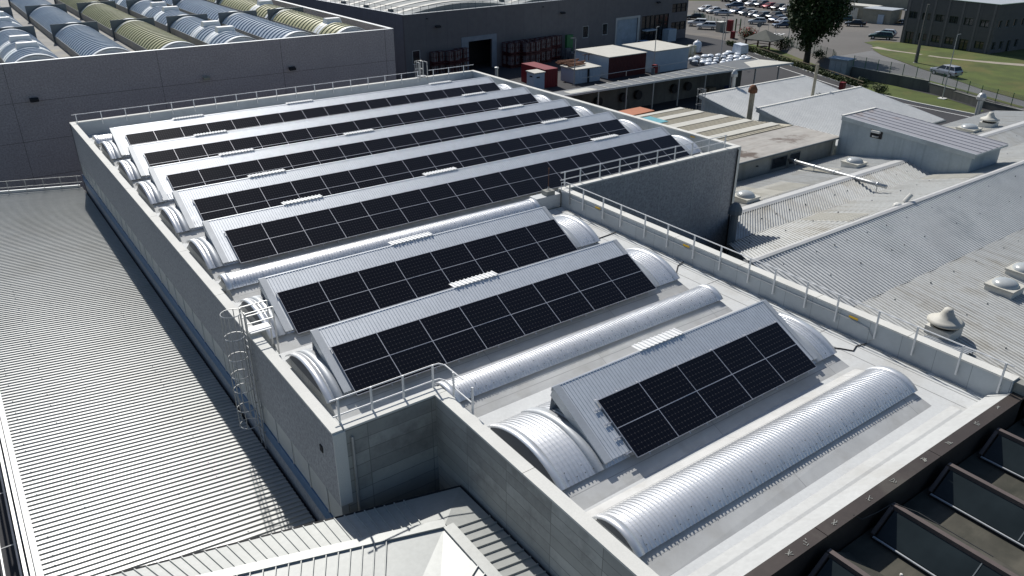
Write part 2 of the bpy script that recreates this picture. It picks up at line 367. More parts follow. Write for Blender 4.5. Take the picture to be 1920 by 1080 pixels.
# membrane upstands on the inner faces
part('upstand', MB().box(X2-.012, X2+.098, YN, Y2-.0, -1.02, -.014), M['membrane_side'])
part('upstand', MB().box(.36, X1-.36, YL-.37, YL-.302, -1.02, -.014), M['membrane_side'])
part('upstand', MB().box(X1-.37, X1-.302, Y2+.36, YL-.37, -1.02, -.014), M['membrane_side'])
part('upstand', MB().box(.302, .36, .36, YL-.37, -1.02, -.014), M['membrane_side'])
part('upstand', MB().box(.302, X3+.36, .302, .355, -1.02, -.014), M['membrane_side'])
part('upstand', MB().box(X3+.362, X3+.42, YN, .355, -1.02, -.014), M['membrane_side'])
part('upstand', MB().box(X2, X1-.36, Y2+.302, Y2+.36, -1.02, -.014), M['membrane_side'])
# copings (concrete caps, mitred into lengths)
def coping(x0, x1, y0, y1, along, joints):
    mb = MB(); e = [(y0 if along == 'y' else x0)]+joints+[(y1 if along == 'y' else x1)]
    for a, b in zip(e, e[1:]):
        a += .012; b -= .012
        if along == 'y': mb.box(x0, x1, a, b, -.012, .06)
        else: mb.box(a, b, y0, y1, -.012, .06)
    return part('coping', mb, M['coping'])
coping(-.02, .37, -.02, YL, 'y', [6.3, 11.9, 17.6, 23.3, 29, 34.7, 40.4, 45])
coping(.39, X3+.43, -.02, .37, 'x', [])
coping(X3-.02, X3+.43, YN-8, -.03, 'y', [-5.05])
coping(.39, X1-.40, YL-.38, YL, 'x', [6, 12, 18, 24, 30])
coping(X1-.38, X1+.01, Y2+.4, YL, 'y', [20, 26, 32, 38, 44])
coping(X2+.48, X1+.01, Y2-.02, Y2+.38, 'x', [25, 30.3, 34])
coping(X2-.01, X2+.46, YN, Y2+.38, 'y', [-7.2, -3.1, 1, 5.1, 9.2, 12.6])
part('deck', MB().box(.33, X2, .33, Y2, -1.3, -1.0).box(.33, X1-.33, Y2+.31, YL-.33, -1.3, -1.0).box(X3+.38, X2, YN, .33, -1.3, -1.0), M['membrane'])
mb = MB()      # welded laps of the membrane
for x in (19.45, 20.2):
    mb.box(x, x+.03, YN+.3, 13.9, -.999, -.992)
for y in (13.3, 11.0, 1.9, -4.0): mb.box(18.9, 20.7, y, y+.03, -.998, -.991)
part('membrane_lap', mb, plain('lap_grey', (.30, .30, .29), .8))
mb = MB(); random.seed(3); y = -9.8
while y < 13.5:
    l = random.uniform(.9, 2.2); mb.bar((20.60+random.uniform(-.03, .03), y, -.97), (20.60, min(y+l, 13.6), -.97), .07, .03); y += l+random.uniform(.1, .6)
part('edge_strip', mb, M['galv'])
part('inner_kerb', MB().box(18.95, X2-.02, 14.2, 14.85, -1, -.2), M['membrane'])
part('roof_slope', MB().loft([(4.2, -9.95, -1.0), (19.2, -9.95, -1.0), (19.6, -10.5, -1.0), (4.2, -10.5, -1.0)], [(4.2, -10.38, -.80), (18.9, -10.38, -.80), (18.9, -10.52, -.80), (4.2, -10.52, -.80)]).loft([(4.2, -10.5, -1), (21, -10.5, -1), (21, -11.14, -1), (4.2, -11.14, -1)], [(4.2, -10.5, -.797), (21, -10.5, -.797), (21, -11.14, -.42), (4.2, -11.14, -.42)]), worn('slope_membrane', (.47, .475, .46), .8, 0, .06, .8, 6, dirt=(.38, .37, .34), dirtlo=.55, dirthi=.8))
mb = MB()
for (x, y, z) in [(X2-.03, 10.9, -.1), (X2-.03, 4.3, -.1), (X2-.03, -4.9, -.12), (X1-.39, 33, -.12), (X1-.39, 18.2, -.12)]:
    part('marker_plate', MB().box(x-.02, x+.01, y-.2, y+.2, z-.05, z+.03), M['yellow'])
part('cable_conduit', MB().tube([(X2-.05, 13.5, -.22), (X2-.05, 1, -.20), (X2-.05, -4.9, -.22), (X2-.06, -5.6, -.3), (X2-.06, -5.9, -.62), (X2-.07, -5.7, -.95)], .022, 5), M['galv'])
part('wall_outlet', MB().tube([(X3-.16, -8.4, -1.55), (X3+.01, -8.4, -1.5)], .09, 8), M['dark'])
part('wall_outlet', MB().box(-.04, .01, 1.02, 1.22, -1.35, -1.1), M['dark'])

def cable(pts, name='roof_cable', label='', r=.025):
    return tag(MB().tube(pts, r, 6).build(name, M['black']), label, 'cable')
cable([(20.66, -5.7, -.95), (20.2, -5.55, -.97), (19.75, -5.7, -.97), (19.5, -5.3, -.97), (19.1, -4.9, -.96), (18.6, -4.95, -.9)], label='black cable curling across the membrane from parapet to the nearest panel row')
cable([(20.66, 4.3, -.95), (20.1, 4.15, -.97), (19.4, 3.6, -.97), (18.9, 3.1, -.95), (18.5, 3.0, -.9)], label='black cable lying between parapet and the vault of the second panel row')
cable([(20.6, 9.2, -.95), (20.0, 9.15, -.97), (19.4, 9.1, -.97), (18.8, 9.0, -.95)], label='thin dark cable at the far short panel row near the parapet')

# ---------------------------------------------------------------- barrel vaults, sloping covers and solar panels
def vault(label, x0, x1, ys, yn, rise, pitch=.15, north=.32, seg=20):
    yc, hw, zb = (ys+yn)/2, (yn-ys)/2, -.66
    t = thing('barrel_vault', label, 'roof vault', (x0, yc, -1.0), group='corrugated barrel vaults on the flat roof')
    part('arched_sheet', MB().arch(x0, x1, yc, zb, hw, rise, pitch, .032, seg), M['alu'], t)
    for xa, xb in ((x0-.05, x0+.22), (x1-.26, x1+.05)): part('edge_flashing', MB().archband(xa, xb, yc, zb, hw, rise, seg, .055), M['alu'], t, True)
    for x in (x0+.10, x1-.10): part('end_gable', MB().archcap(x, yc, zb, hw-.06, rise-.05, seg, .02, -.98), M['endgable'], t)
    f = MB().loft([(x0+.02, ys-.75, -1.005), (x1+.12, ys-.62, -1.005), (x1+.12, yn+north, -1.005), (x0+.02, yn+north, -1.005)],
                  [(x0+.08, ys+.08, -.70), (x1-.05, ys+.08, -.70), (x1-.05, yn-.06, -.70), (x0+.08, yn-.06, -.70)])
    part('curb', f, M['flank'], t)
    if x1 < 30:      # screw lines along the lower edge
        rad = (hw*hw+rise*rise)/(2*rise); zc = zb+rise-rad; sm = MB()
        for hgt in (.12, .34):
            yy = -hw+hgt*1.0; z_ = zc+math.sqrt(max(0, rad*rad-yy*yy)); x = x0+.4
            while x < x1-.3: sm.box(x-.012, x+.012, yc+yy-.02, yc+yy+.004, z_+.03, z_+.058); x += .33 if hgt < .2 else .66
        part('screw_line', sm, M['upstand'], t)['kind'] = 'stuff'
    return t
# (left x of panels, y and z of their top edge, tilt, columns)
ROWS = [(2.40, 40.10, .464, .472, 17), (2.34, 34.50, .471, .472, 17), (2.40, 29.17, .393, .472, 17), (2.43, 23.70, .414, .472, 17),
        (2.375, 18.08, .431, .462, 17), (1.973, 9.89, .435, .485, 8), (1.921, 4.33, .478, .462, 8), (7.563, -3.98, .515, .481, 5)]
PW, PH = 1.851, 1.1286
NAMES = ['farthest long row', 'second long row from the back', 'middle long row', 'fourth long row from the back', 'nearest long row', 'rear row of eight columns', 'front row of eight columns', 'short five-column row']
VENTS = {0: [5.95, 14.6, 27.7], 1: [5.9, 27.6], 2: [5.95, 14.5, 27.6], 3: [5.94, 27.6], 4: [5.85, 14.45, 27.5], 5: [7.9], 6: [7.85], 7: [10.4]}
pmesh = MB().box(-.915, .915, -.553, .553, -.018, .0)
fm = MB()
for a in (-1, 1):
    fm.box(-.9255+.002, .9255-.002, a*.5643-.0125 if a > 0 else a*.5643, a*.5643 if a > 0 else a*.5643+.0125, -.032, .006)
    fm.box(a*.9255-.0125 if a > 0 else a*.9255, a*.9255 if a > 0 else a*.9255+.0125, -.551, .551, -.032, .006)
panel0 = pmesh.build('solar_panel', M['cells']); fm.build('frame', M['frame'], panel0)
first = [True]
for ri, (px0, yt, zt, ti, nc) in enumerate(ROWS):
    c, s = math.cos(ti), math.sin(ti); L = 2*PH
    yb, zb_ = yt-L*c, zt-L*s
    xl = {5: 1.57, 6: 1.57, 7: 6.45}.get(ri, 1.62); xr = px0+nc*PW+.12 if ri != 7 else 17.30
    ys = yb+.30; yn = ys+3.9
    vx0 = .95 if ri < 7 else 4.70; vx1 = 18.5 if ri > 4 else 35.3
    vault('wide aluminium barrel vault under the %s of solar panels' % NAMES[ri], vx0, vx1, ys, yn, .66, seg=20 if ri > 4 else 16)
    t = thing('sloping_roof_cover', 'ribbed metal slope carrying the %s of solar panels' % NAMES[ri], 'roof cover', ((xl+xr)/2, (ys+yn)/2, -.9), group='ribbed metal slopes under the panel rows')
    n_ = Vector((0, -s, c)); d_ = Vector((0, c, s)); E0 = Vector((0, yt, zt))
    def on(x, q, h): return Vector((x, yt, zt))+d_*q+n_*h      # q up the slope from the panels' top edge
    qr, qe, hs = (.98 if ri < 7 else 1.05), -L+.33, -.11
    part('ribbed_sheet', MB().corrquad(on(xl+.28, qr, hs), on(xr-.2, qr, hs), on(xl+.28, qe, hs), on(xr-.2, qe, hs), .135, .045, .022), M['sheet'], t)
    # folded side flashings with their cheeks
    for xa, xb in ((xl, xl+.29), (xr-.21, xr)):
        part('side_flashing', MB().loft([on(xa, qr, hs+.045), on(xb, qr, hs+.045), on(xb, qr, hs-.02), on(xa, qr, hs-.02)], [on(xa, qe-.02, hs+.045), on(xb, qe-.02, hs+.045), on(xb, qe-.02, hs-.02), on(xa, qe-.02, hs-.02)]), M['flash'], t)
    for xa in (xl+.02, xr-.05):
        a, b_ = on(xa, qr-.02, hs-.022), on(xa, qe, hs-.022); e = a+Vector((0, .12, -.34)); g = b_+Vector((0, .06, -.24))
        tri = [b_, a, e, g]; part('cheek', MB().loft([p for p in tri], [p+Vector((.03, 0, 0)) for p in tri]), M['flash'], t)
    yc_ = (ys+yn)/2
    part('collar', MB().archband(xl-.34, xl+.04, yc_, -.66, (yn-ys)/2, .66, 20, .06), M['flash'], t, True)
    part('collar', MB().archband(xr-.04, xr+.34, yc_, -.66, (yn-ys)/2, .66, 20, .06), M['flash'], t, True)
    rg = on(0, qr, hs)
    part('back_sheet', MB().corrquad((xl+.05, rg.y+.02, rg.z-.03), (xr-.06, rg.y+.02, rg.z-.03), (xl+.05, rg.y+.25, -.5), (xr-.06, rg.y+.25, -.5), .21, .07, .03), M['sheet'], t)
    part('ridge_flashing', MB().prx([(rg.y-.02, rg.z+.012), (rg.y+.03, rg.z+.032), (rg.y+.06, rg.z-.15), (rg.y+.045, rg.z-.15), (rg.y+.02, rg.z+.015), (rg.y-.02, rg.z+.0)], xl, xr), M['sheet'], t)
    for vx in VENTS[ri]:
        v0 = MB().corrquad((vx, rg.y-.02, rg.z+.045), (vx+2.2, rg.y-.02, rg.z+.045), (vx, rg.y+.46, rg.z+.02), (vx+2.2, rg.y+.46, rg.z+.02), .2, .1, .035)
        part('ridge_vent', v0, M['white'], t)
    # mounting rails and hooks below the panels
    mb = MB()
    for q in (-.28, -.85, -1.4, -1.98): mb.bar(on(px0-(.28 if ri == 7 else -.02), q, -.06), on(px0+nc*PW+.05, q, -.06), .04, .045, up=n_)
    part('mounting_rail', mb, M['frame'], t)
    for k in range(nc):
        for fx in (.3, .75): part('panel_hook', MB().bar(on(px0+(k+fx)*PW, -L+.12, -.07), on(px0+(k+fx)*PW, -L-.06, -.10), .04, .03, up=n_), M['frame'], t)
    for k in range(nc*2+1): part('panel_clamp', MB().bar(on(px0+k*PW/2-.02, .015, .004), on(px0+k*PW/2-.02, .075, -.07), .05, .02, up=n_), M['frame'], t)
    for k in range(nc):
        for lv in (0, 1):
            p = on(px0+(k+.5)*PW, -(lv+.5)*PH, 0)
            o = panel0 if first[0] else copy_tree(panel0); first[0] = False
            o.location = p+n_*random.uniform(-.004, .004); o.rotation_euler = (ti+R(random.uniform(-.2, .2)), R(random.uniform(-.12, .12)), 0)
            if nc == 17: who = 'solar panel %s from left, %s line of the %s' % (ordinal(k), ('upper', 'lower')[lv], NAMES[ri])
            else: who = 'black solar panel %s from left, %s line of the %s' % (ordinal(k), ('upper', 'lower')[lv], NAMES[ri])
            tag(o, who, 'solar panel', 'solar panels in the '+NAMES[ri])
vault('slim aluminium barrel vault between the nearest long row and rear eight-column row', .97, 18.83, 13.62, 15.0, .42, .15)
vault('slim aluminium barrel vault between front eight-column row and the five-column row', 4.56, 18.48, .02, 1.45, .34, .12)
vault('broad aluminium barrel vault nearest the brown building, bare of panels', 4.73, 18.5, -8.95, -7.12, .39, .15, .62)
vault('short slim aluminium vault behind the farthest long row', .9, 34.5, 43.1, 44.6, .4, .17)

# ---------------------------------------------------------------- guard rails
def rail(label, posts, z0, z1, rails, flat=.06, closed=None, name='guard_rail'):
    c = posts[len(posts)//2]; t = thing(name, label, 'guard rail', (c[0], c[1], z0), group='metal guard rails on the roof edges')
    for x, y in posts: part('post', MB().box(x-flat/2, x+flat/2, y-.03, y+.03, z0, z1+.03), M['railing'], t)
    for pts in rails: part('rail', MB().tube(pts, .026, 6), M['railing'], t)
    return t
py = [12.09, 10.41, 8.98, 7.15, 5.53, 3.77, 2.1, .4, -1.0, -2.65, -4.15, -5.94, -7.52, -9.24, -10.74]
t = rail('long white guard rail along the right parapet of the near roof', [(X2-.09, y) for y in py], -.6, .62,
     [[(X2-.07, -11.0, .62), (X2-.07, 13.2, .64), (X2-.1, 13.62, .64), (X2-.35, 13.75, .64), (X2-.4, 13.7, .36), (X2-.35, 13.72, .1), (X2-.1, 13.6, .08), (X2-.07, 13.2, .08)]])
part('post', MB().box(X2-.12, X2-.06, 13.27, 13.33, -.6, .66), M['galv'], t)
fx = [.47+1.742*k for k in range(21)]
fx = [x for x in fx if abs(x-30.9) > .6]
rail('guard rail along the farthest parapet of the long roof', [(x, YL-.42) for x in fx], -.28, .66, [[(.2, YL-.40, .66), (30.2, YL-.40, .66)], [(31.3, YL-.40, .66), (36.5, YL-.40, .66)]])
yx = [21.3, 22.5]+[24.07+1.63*k for k in range(8)]
rail('guard rail above the grey side wall beside the nearest long row', [(x, Y2+.44) for x in yx], .02, .92, [[(X2+.2, Y2+.42, .92), (35.6, Y2+.42, .92)], [(X2+.2, Y2+.42, .48), (35.6, Y2+.42, .48)]])
rail('short guard rail on the front parapet ending in a rounded corner', [(x, .43) for x in (.46, 1.62, 2.8, 3.95)], .02, .92,
     [[(.2, .45, .92), (3.95, .45, .92), (4.2, .42, .92), (4.32, .2, .92), (4.34, -.9, .90)], [(.25, .45, .30), (3.95, .45, .30), (4.2, .42, .30), (4.32, .2, .30), (4.34, -1.5, .28)]])
rail('pair of posts carrying the front rail round the corner', [(4.30, -.35), (4.32, -1.5)], -.5, .9, [[(4.3, -.35, .5), (4.32, -.35, .5)]])

# ---------------------------------------------------------------- caged ladder, lamp mast, roof odds and ends
def cage_ladder(label, x, y, zb, zt, dirx, diry, r=.36, mat=None, plat=True, hoops=None):
    """rungs face direction d (outwards from wall)"""
    t = thing('caged_ladder', label, 'ladder', (x, y, zb)); d = Vector((dirx, diry, 0)); s_ = Vector((-diry, dirx, 0)); c = Vector((x, y, 0)); m = mat or M['galv']
    for k in (-1, 1): part('stile', MB().bar(c+s_*.24*k+Vector((0, 0, zb)), c+s_*.24*k+Vector((0, 0, zt)), .05, .06), m, t)
    mb = MB(); z = zb+.3
    while z < zt-1.0: mb.tube([c+s_*.24+Vector((0, 0, z)), c-s_*.24+Vector((0, 0, z))], .015, 5); z += .28
    part('rungs', mb, m, t)
    hoops = hoops or [zb+2.3+.8*k for k in range(int((zt-zb-2.3)/.8)+1)]; mb = MB(); cc = c+d*.42
    angs = [R(-160+320*k/14) for k in range(15)]
    for z in hoops: mb.tube([cc+d*math.cos(a)*r+s_*math.sin(a)*r+Vector((0, 0, z)) for a in angs], .018, 5)
    for a in (-120, -60, 0, 60, 120): mb.bar(cc+d*math.cos(R(a))*r+s_*math.sin(R(a))*r+Vector((0, 0, hoops[0])), cc+d*math.cos(R(a))*r+s_*math.sin(R(a))*r+Vector((0, 0, hoops[-1])), .035, .012)
    part('safety_cage', mb, m, t)
    return t
t = cage_ladder('galvanised caged ladder climbing the long left wall to a step-over platform', -.12, 7.75, -5.2, 1.15, -1, 0, .38, hoops=[-3.9, -3.1, -2.2, -1.55, -.75, .15, 1.15])
mb = MB()
for z in (-4.4, -3.2, -1.9, -.7): mb.bar((-.12, 7.51, z), (.02, 7.51, z), .05).bar((-.12, 7.99, z), (.02, 7.99, z), .05)
part('wall_bracket', mb, M['galv'], t)
part('platform', MB().box(.0, .85, 7.45, 8.0, .20, .24), M['white'], t)
mb = MB()
for yy in (7.38, 8.02):
    mb.bar((.95, yy, -.95), (.95, yy, 1.15), .05); mb.bar((-.12, yy, .25), (-.12, yy, 1.15), .05)
    for z in (.7, 1.15): mb.bar((-.12, yy, z), (.95, yy, z), .04)
part('handrail', mb, M['galv'], t)
t = cage_ladder('small caged ladder at the far roof edge interrupting the rail', 30.75, YL+.05, -9.9, 1.5, 0, 1, .36, hoops=[-7, -6, -5, -4, -3, -2, -1, 0, .7, 1.45])
mb = MB()
for xx in (30.35, 31.15): mb.bar((xx, YL-.45, -.2), (xx, YL-.45, 1.45), .05).bar((xx, YL-.45, 1.45), (xx, YL+.2, 1.45), .05)
part('handrail', mb, M['galv'], t); part('platform', MB().box(30.4, 31.1, YL-.4, YL+.3, .12, .16), M['galv'], t)
t = thing('lightning_mast', 'short antenna mast standing in a concrete block on the kerb', 'mast', (20.05, 14.5, -.2))
part('base_block', MB().box(19.75, 20.35, 14.25, 14.75, -.2, .06), M['concrete'], t)
part('rod', MB().tube([(20.05, 14.5, .06), (20.05, 14.5, 1.35)], .018, 6).lathe([(.03, 0), (.045, .04), (.02, .09)], (20.05, 14.5, 1.33), 8), M['rust'], t)
part('foot', MB().bar((19.93, 14.5, .06), (20.05, 14.5, .28), .03).bar((20.17, 14.5, .06), (20.05, 14.5, .28), .03), M['galv'], t)
tag(MB().box(32.9, 34.2, 46.4, 47.2, -.9, -.75).box(34.5, 36.0, 46.2, 47.1, -.9, -.6).build('rolled_sheeting', plain('blue_plastic', (.10, .2, .34), .5)), 'blue sheeting heaped in the far roof corner', 'sheeting')
tag(MB().lathe([(.16, 0), (.16, .9), (.22, .92), (.22, 1.05), (.02, 1.1)], (38.9, 47.0, -.8), 10).build('vent_pipe', M['galv']), 'short pale vent pipe just beyond the far right roof corner', 'vent pipe')

# ================================================================ white lean-to roof on the left
def zl(x): return -5.25-.1*(x+.3)
L1 = thing('lean_to_building', 'low building with a wide white ribbed roof along the left wall', 'building', (-4.5, 26, -10))
xl_ = -8.62
part('ribbed_roof', MB().corrquad((xl_, -1.2, zl(xl_)), (xl_, 48.5, zl(xl_)), (-.17, -1.2, zl(-.17)), (-.17, 48.5, zl(-.17)), .262, .066, .05), M['whiteroof'], L1)
random.seed(41); mb = MB()
for x_ in (-1.0, -2.4, -3.9, -5.4, -6.9, -8.2):
    y = -1+random.random()
    while y < 30: mb.box(x_-.02, x_+.02, y-.02, y+.02, zl(x_)+.045, zl(x_)+.06); y += .262*random.choice((2, 4, 4, 6))
part('screw_row', mb, M['upstand'], L1)['kind'] = 'stuff'
part('gutter', MB().box(-.33, -.005, -1.2, 48.5, -5.62, -5.5), M['dark'], L1)
part('wall', MB().box(-.34, -.05, 42, 48.6, -5.5, -5.02), M['coping'], L1) if False else None
part('roof_body', MB().loft([(xl_+.1, -1.2, -10), (-.34, -1.2, -10), (-.34, 48.45, -10), (xl_+.1, 48.45, -10)], [(xl_+.1, -1.2, zl(xl_)-.12), (-.34, -1.2, zl(-.34)-.12), (-.34, 48.45, zl(-.34)-.12), (xl_+.1, 48.45, zl(xl_)-.12)]), M['concrete'], L1)
part('verge_flashing', MB().bar((xl_-.03, -1.2, zl(xl_)+.05), (xl_-.03, 48.5, zl(xl_)+.05), .20, .10), M['white'], L1)
part('verge_flashing', MB().bar((xl_, 48.55, zl(xl_)+.10), (-.3, 48.55, zl(-.3)+.10), .14, .28), M['flash'], L1)
part('eaves_trim', MB().bar((xl_-.42, -1.2, zl(xl_)-.25), (xl_-.42, 48.5, zl(xl_)-.25), .10, .10).bar((xl_-.24, -1.2, zl(xl_)-.18), (xl_-.24, 48.5, zl(xl_)-.18), .12, .03), M['galv'], L1)
posts = [(-.41-1.17*k, 48.42) for k in range(8)]
t = thing('guard_rail', 'two-rail galvanised guard rail at the far end of the white roof', 'guard rail', (-4.5, 48.42, -5.2), group='metal guard rails on the roof edges')
for x, y in posts: part('post', MB().bar((x, y, zl(x)), (x, y, zl(x)+1.02), .045), M['galv'], t)
for h in (.5, 1.0): part('rail', MB().tube([(-8.7, 48.42, zl(-8.7)+h), (-.1, 48.42, zl(-.1)+h)], .022, 6), M['galv'], t)
# steelwork, pipes below the left eaves
t = thing('steel_bracing', 'galvanised pipes and braces below the left edge of the white roof', 'steelwork', (-9.4, 8, -10))
mb = MB()
for y in (2.6, 6.2, 9.8, 13.4, 17): mb.tube([(-9.05, y, -10), (-9.05, y, -4.8)], .05, 6)
part('post', mb, M['galv'], t); mb = MB()
for y in (2.6, 6.2, 9.8, 13.4): mb.tube([(-9.05, y, -9), (-9.05, y+3.6, -5.2)], .03, 5).tube([(-9.05, y, -7), (-9.9, y, -7)], .03, 5)
mb.tube([(-9.9, 1, -7), (-9.9, 20, -7)], .05, 6).tube([(-9.3, 1, -6), (-9.3, 20, -6)], .045, 6)
part('brace', mb, M['galv'], t)
part('tank_cylinder', MB().tube([(-10.6, 3.6, -8.9), (-10.6, 5.6, -8.9)], .55, 14).tube([(-10.9, 5.3, -8.3), (-10.9, 5.3, -7.6)], .16, 8), M['galv'], t)

# ================================================================ low building in front with a hipped corner
F = thing('front_annex', 'low building in front with pale ribbed roof turning a corner', 'building', (0, -3, -10))
ze, zr = -2.70, -2.40
A0, A1 = Vector((-9.7, 1.68, ze)), Vector((3.60, -1.70, ze))          # back eave
K0, K1, K2 = Vector((-9.0, .22, zr)), Vector((2.12, -3.20, zr)), Vector((2.16, -14, zr))   # ridge
Bz = Vector((3.66, -14, ze))
hx = A1.lerp(A0, .14); kx = K1.lerp(K0, .055)
part('ribbed_sheet', MB().corrquad(A0, hx, K0, kx, .33, .05, .05), M['frontroof'], F)
part('flat_flashing', MB().poly([hx, A1, Vector((3.62, -3.15, ze)), K1+Vector((0, 0, .0)), kx]), M['frontroof'], F)
part('ribbed_sheet', MB().corrquad(Vector((3.62, -3.15, ze)), Bz, K1, K2, .36, .06, .055), M['frontroof'], F)
# front slopes
d1 = (K1-K0).normalized(); nrm = Vector((d1.y, -d1.x, 0))
G0, G1 = K0+nrm*4.2+Vector((0, 0, -.42)), K1+nrm*4.2+Vector((0, 0, -.42)); w = Vector((-4.2, 0, -.42))
kk = K1.lerp(K0, .16)
corner = Vector((K1.x-3.2, K1.y-4.6, zr-.42))
part('ribbed_sheet', MB().corrquad(K0+nrm*.16, kk+nrm*.16, G0, G1.lerp(G0, .24), .36, .05, .05), M['frontroof'], F)
part('flat_flashing', MB().poly([kk+nrm*.15+Vector((0, 0, -.012)), K1+Vector((-.12, -.12, -.02)), Vector((K1.x-.15, K1.y-1.75, zr-.02)), corner, G1.lerp(G0, .24)]), M['frontroof'], F)
part('ribbed_sheet', MB().corrquad(Vector((K1.x-.15, K1.y-1.75, zr)), K2+Vector((-.15, 0, 0)), Vector((K1.x-3.1, K1.y-3.4, zr-.4)), K2+w, .36, .06, .055), M['frontroof'], F)
mb = MB().bar(K0+Vector((0, 0, .03)), K1+Vector((-.02, .0, .03)), .34, .06).bar(K1+Vector((.02, -.16, .032)), K2+Vector((0, 0, .032)), .36, .06)
part('ridge_cap', mb, M['frontroof'], F)
part('wall', MB().prz([(-9.3, 1.4), (3.45, -1.85), (3.5, -14), (-1, -14), (-1, -7), (-9.5, -4)], -10, ze-.1), M['concrete'], F)
mb = MB()
n1 = (A1-A0).normalized()
part('eaves_gutter', MB().bar(A0+Vector((.02, .06, -.10)), A1+Vector((.02, .06, -.10)), .12, .14).bar(Vector((3.66, -1.6, ze-.1)), Vector((3.70, -14, ze-.1)), .06, .14), M['dark'], F)

# ================================================================ brown building bottom right
BR = thing('brown_building', 'building with brown metal edge beam and mossy flat roof', 'building', (14, -15, -10))
part('roof', MB().box(3, 27, -24, -11.55, -1.8, -1.5), M['mossroof'], BR)
part('wall', MB().box(3, 27, -24, -11.3, -10, -1.8), M['bronze'], BR)
part('parapet_wall', MB().box(3, 27, -11.50, -11.22, -1.82, -.50), M['bronze'], BR)
mb = MB(); xs = [3, 9.3, 15.2, 21.1, 27]
for a, b in zip(xs, xs[1:]): mb.box(a+.012, b-.012, -11.56, -11.15, -.50, -.40)
part('edge_beam', mb, M['bronze'], BR)
mb = MB()
random.seed(11)
for x in [7.9, 8.6, 9.9, 11.6, 12.9, 14.6, 16.1, 17.9, 19.4]:
    for k in range(5): mb.bar((x+random.uniform(-.12, .12), -11.36+random.uniform(-.1, .1), -.395), (x+random.uniform(-.12, .12), -11.36+random.uniform(-.1, .1), -.385), .02, .012)
part('bracket_remains', mb, M['concrete'], BR)
for k, x in enumerate([9.15, 12.3, 15.45, 18.6, 21.75]):
    t = thing('shed_skylight', ['leftmost brown framed shed skylight, mostly cut by the lower edge', 'second brown framed shed skylight from the left', 'middle brown framed shed skylight with dark sloping glass', 'fourth brown framed shed skylight, split by a pale end strip', 'rightmost brown shed skylight at the picture edge'][k], 'skylight', (x, -15, -1.5), group='glazed shed skylights on the mossy roof')
    y0, y1 = -11.78, (-21 if k != 3 else -15.0); zt_, zg = -.74, -1.36; g = x-.85
    part('frame', MB().bar((x, y0+.03, zt_), (x, y1, zt_), .16, .16).bar((g, y0, zg), (x-.05, y0, zt_-.03), .14, .10, up=(0, 1, 0)).loft([(x-.02, y0+.01, zt_-.08), (x+1.25, y0+.01, -1.5), (g, y0+.01, -1.5), (g, y0+.01, zg)], [(x-.02, y0+.05, zt_-.08), (x+1.25, y0+.05, -1.5), (g, y0+.05, -1.5), (g, y0+.05, zg)]), M['bronze_light'], t)
    part('glass', MB().loft([(g, y0-.10, zg), (g, y1, zg), (x-.09, y1, zt_-.06), (x-.09, y0-.10, zt_-.06)], [(g+.03, y0-.10, zg-.03), (g+.03, y1, zg-.03), (x-.06, y1, zt_-.09), (x-.06, y0-.10, zt_-.09)]), M['skyglass'], t)
    part('sill', MB().bar((g-.06, y0-.05, zg-.02), (g-.06, y1, zg-.02), .05, .04), M['flash'], t)
    part('kerb', MB().box(g-.05, g+.1, y1, y0, -1.5, zg-.05), M['dark'], t)
    part('back_slope', MB().loft([(x+.08, y0, zt_+.0), (x+1.25, y0, -1.49), (x+1.25, y1, -1.49), (x+.08, y1, zt_)], [(x+.04, y0, zt_-.06), (x+1.2, y0, -1.52), (x+1.2, y1, -1.52), (x+.04, y1, zt_-.06)]), M['mossroof'], t)
    mb = MB(); y = y0-2.6
    while y > y1: mb.bar((g, y, zg+.012), (x-.09, y, zt_-.048), .03, .01); y -= 2.6
    if k == 3: mb.bar((g, y1+.05, zg+.02), (x-.05, y1+.05, zt_-.03), .16, .03)
    part('glazing_bar', mb, M['upstand'] if k != 3 else M['flash'], t)
cable([(10.6, -11.5, -.39), (10.9, -11.62, -.62), (11.6, -11.7, -.66), (12.3, -11.75, -.65), (12.5, -12.4, -.64), (12.5, -14.5, -.64)], 'lightning_wire', 'thin wire running from the brown beam onto the second skylight', .014)
random.seed(21); mb = MB()
for _ in range(16):
    mb.lathe([(.05, 0), (.04, .04), (.01, .05)], (random.uniform(9.5, 20), random.uniform(-19, -12.6), -1.5), 6)
tag(mb.build('pebbles', M['coping']), 'small pale pebbles strewn over the mossy roof', 'pebbles', kind='stuff')
#SURROUNDINGS
# ================================================================ ground, terrain, roads
G = -10.0
tag(MB().poly([(-700, -700, G), (1000, -700, G), (1000, 1000, G), (-700, 1000, G)]).build('ground', M['asphalt']), kind='structure')
HY = [(-80, -9.4), (25, -9.0), (34, -8.75), (42, -8.55), (53, -8.6), (100, -9.96), (600, -9.96)]
def hh(y):
    for (a, p), (b, q) in zip(HY, HY[1:]):
        if y <= b: return p+(q-p)*(y-a)/(b-a)
    return -9.96
XL = [(-80, 94), (10, 103.6), (30.8, 108.9), (40, 112.4), (53, 113.4), (56.6, 114.2), (60.5, 118.5), (70.5, 124), (80, 129), (90, 128), (100, 127), (600, 127)]
def xl_at(y):
    for (a, p), (b, q) in zip(XL, XL[1:]):
        if y <= b: return p+(q-p)*(y-a)/(b-a)
    return 127
def drape(pts_rows, dz):
    """rows of (xa, xb) at increasing y laid on the terrain"""
    mb = MB()
    for (y0, a0, b0), (y1, a1, b1) in zip(pts_rows, pts_rows[1:]):
        mb.add([(a0, y0, hh(y0)+dz), (b0, y0, hh(y0)+dz), (b1, y1, hh(y1)+dz), (a1, y1, hh(y1)+dz)], [(0, 1, 2, 3)])
    return mb
ys_ = sorted(set([a for a, _ in XL]+[a for a, _ in HY]))
mb = drape([(y, xl_at(y), 700) for y in ys_], 0)
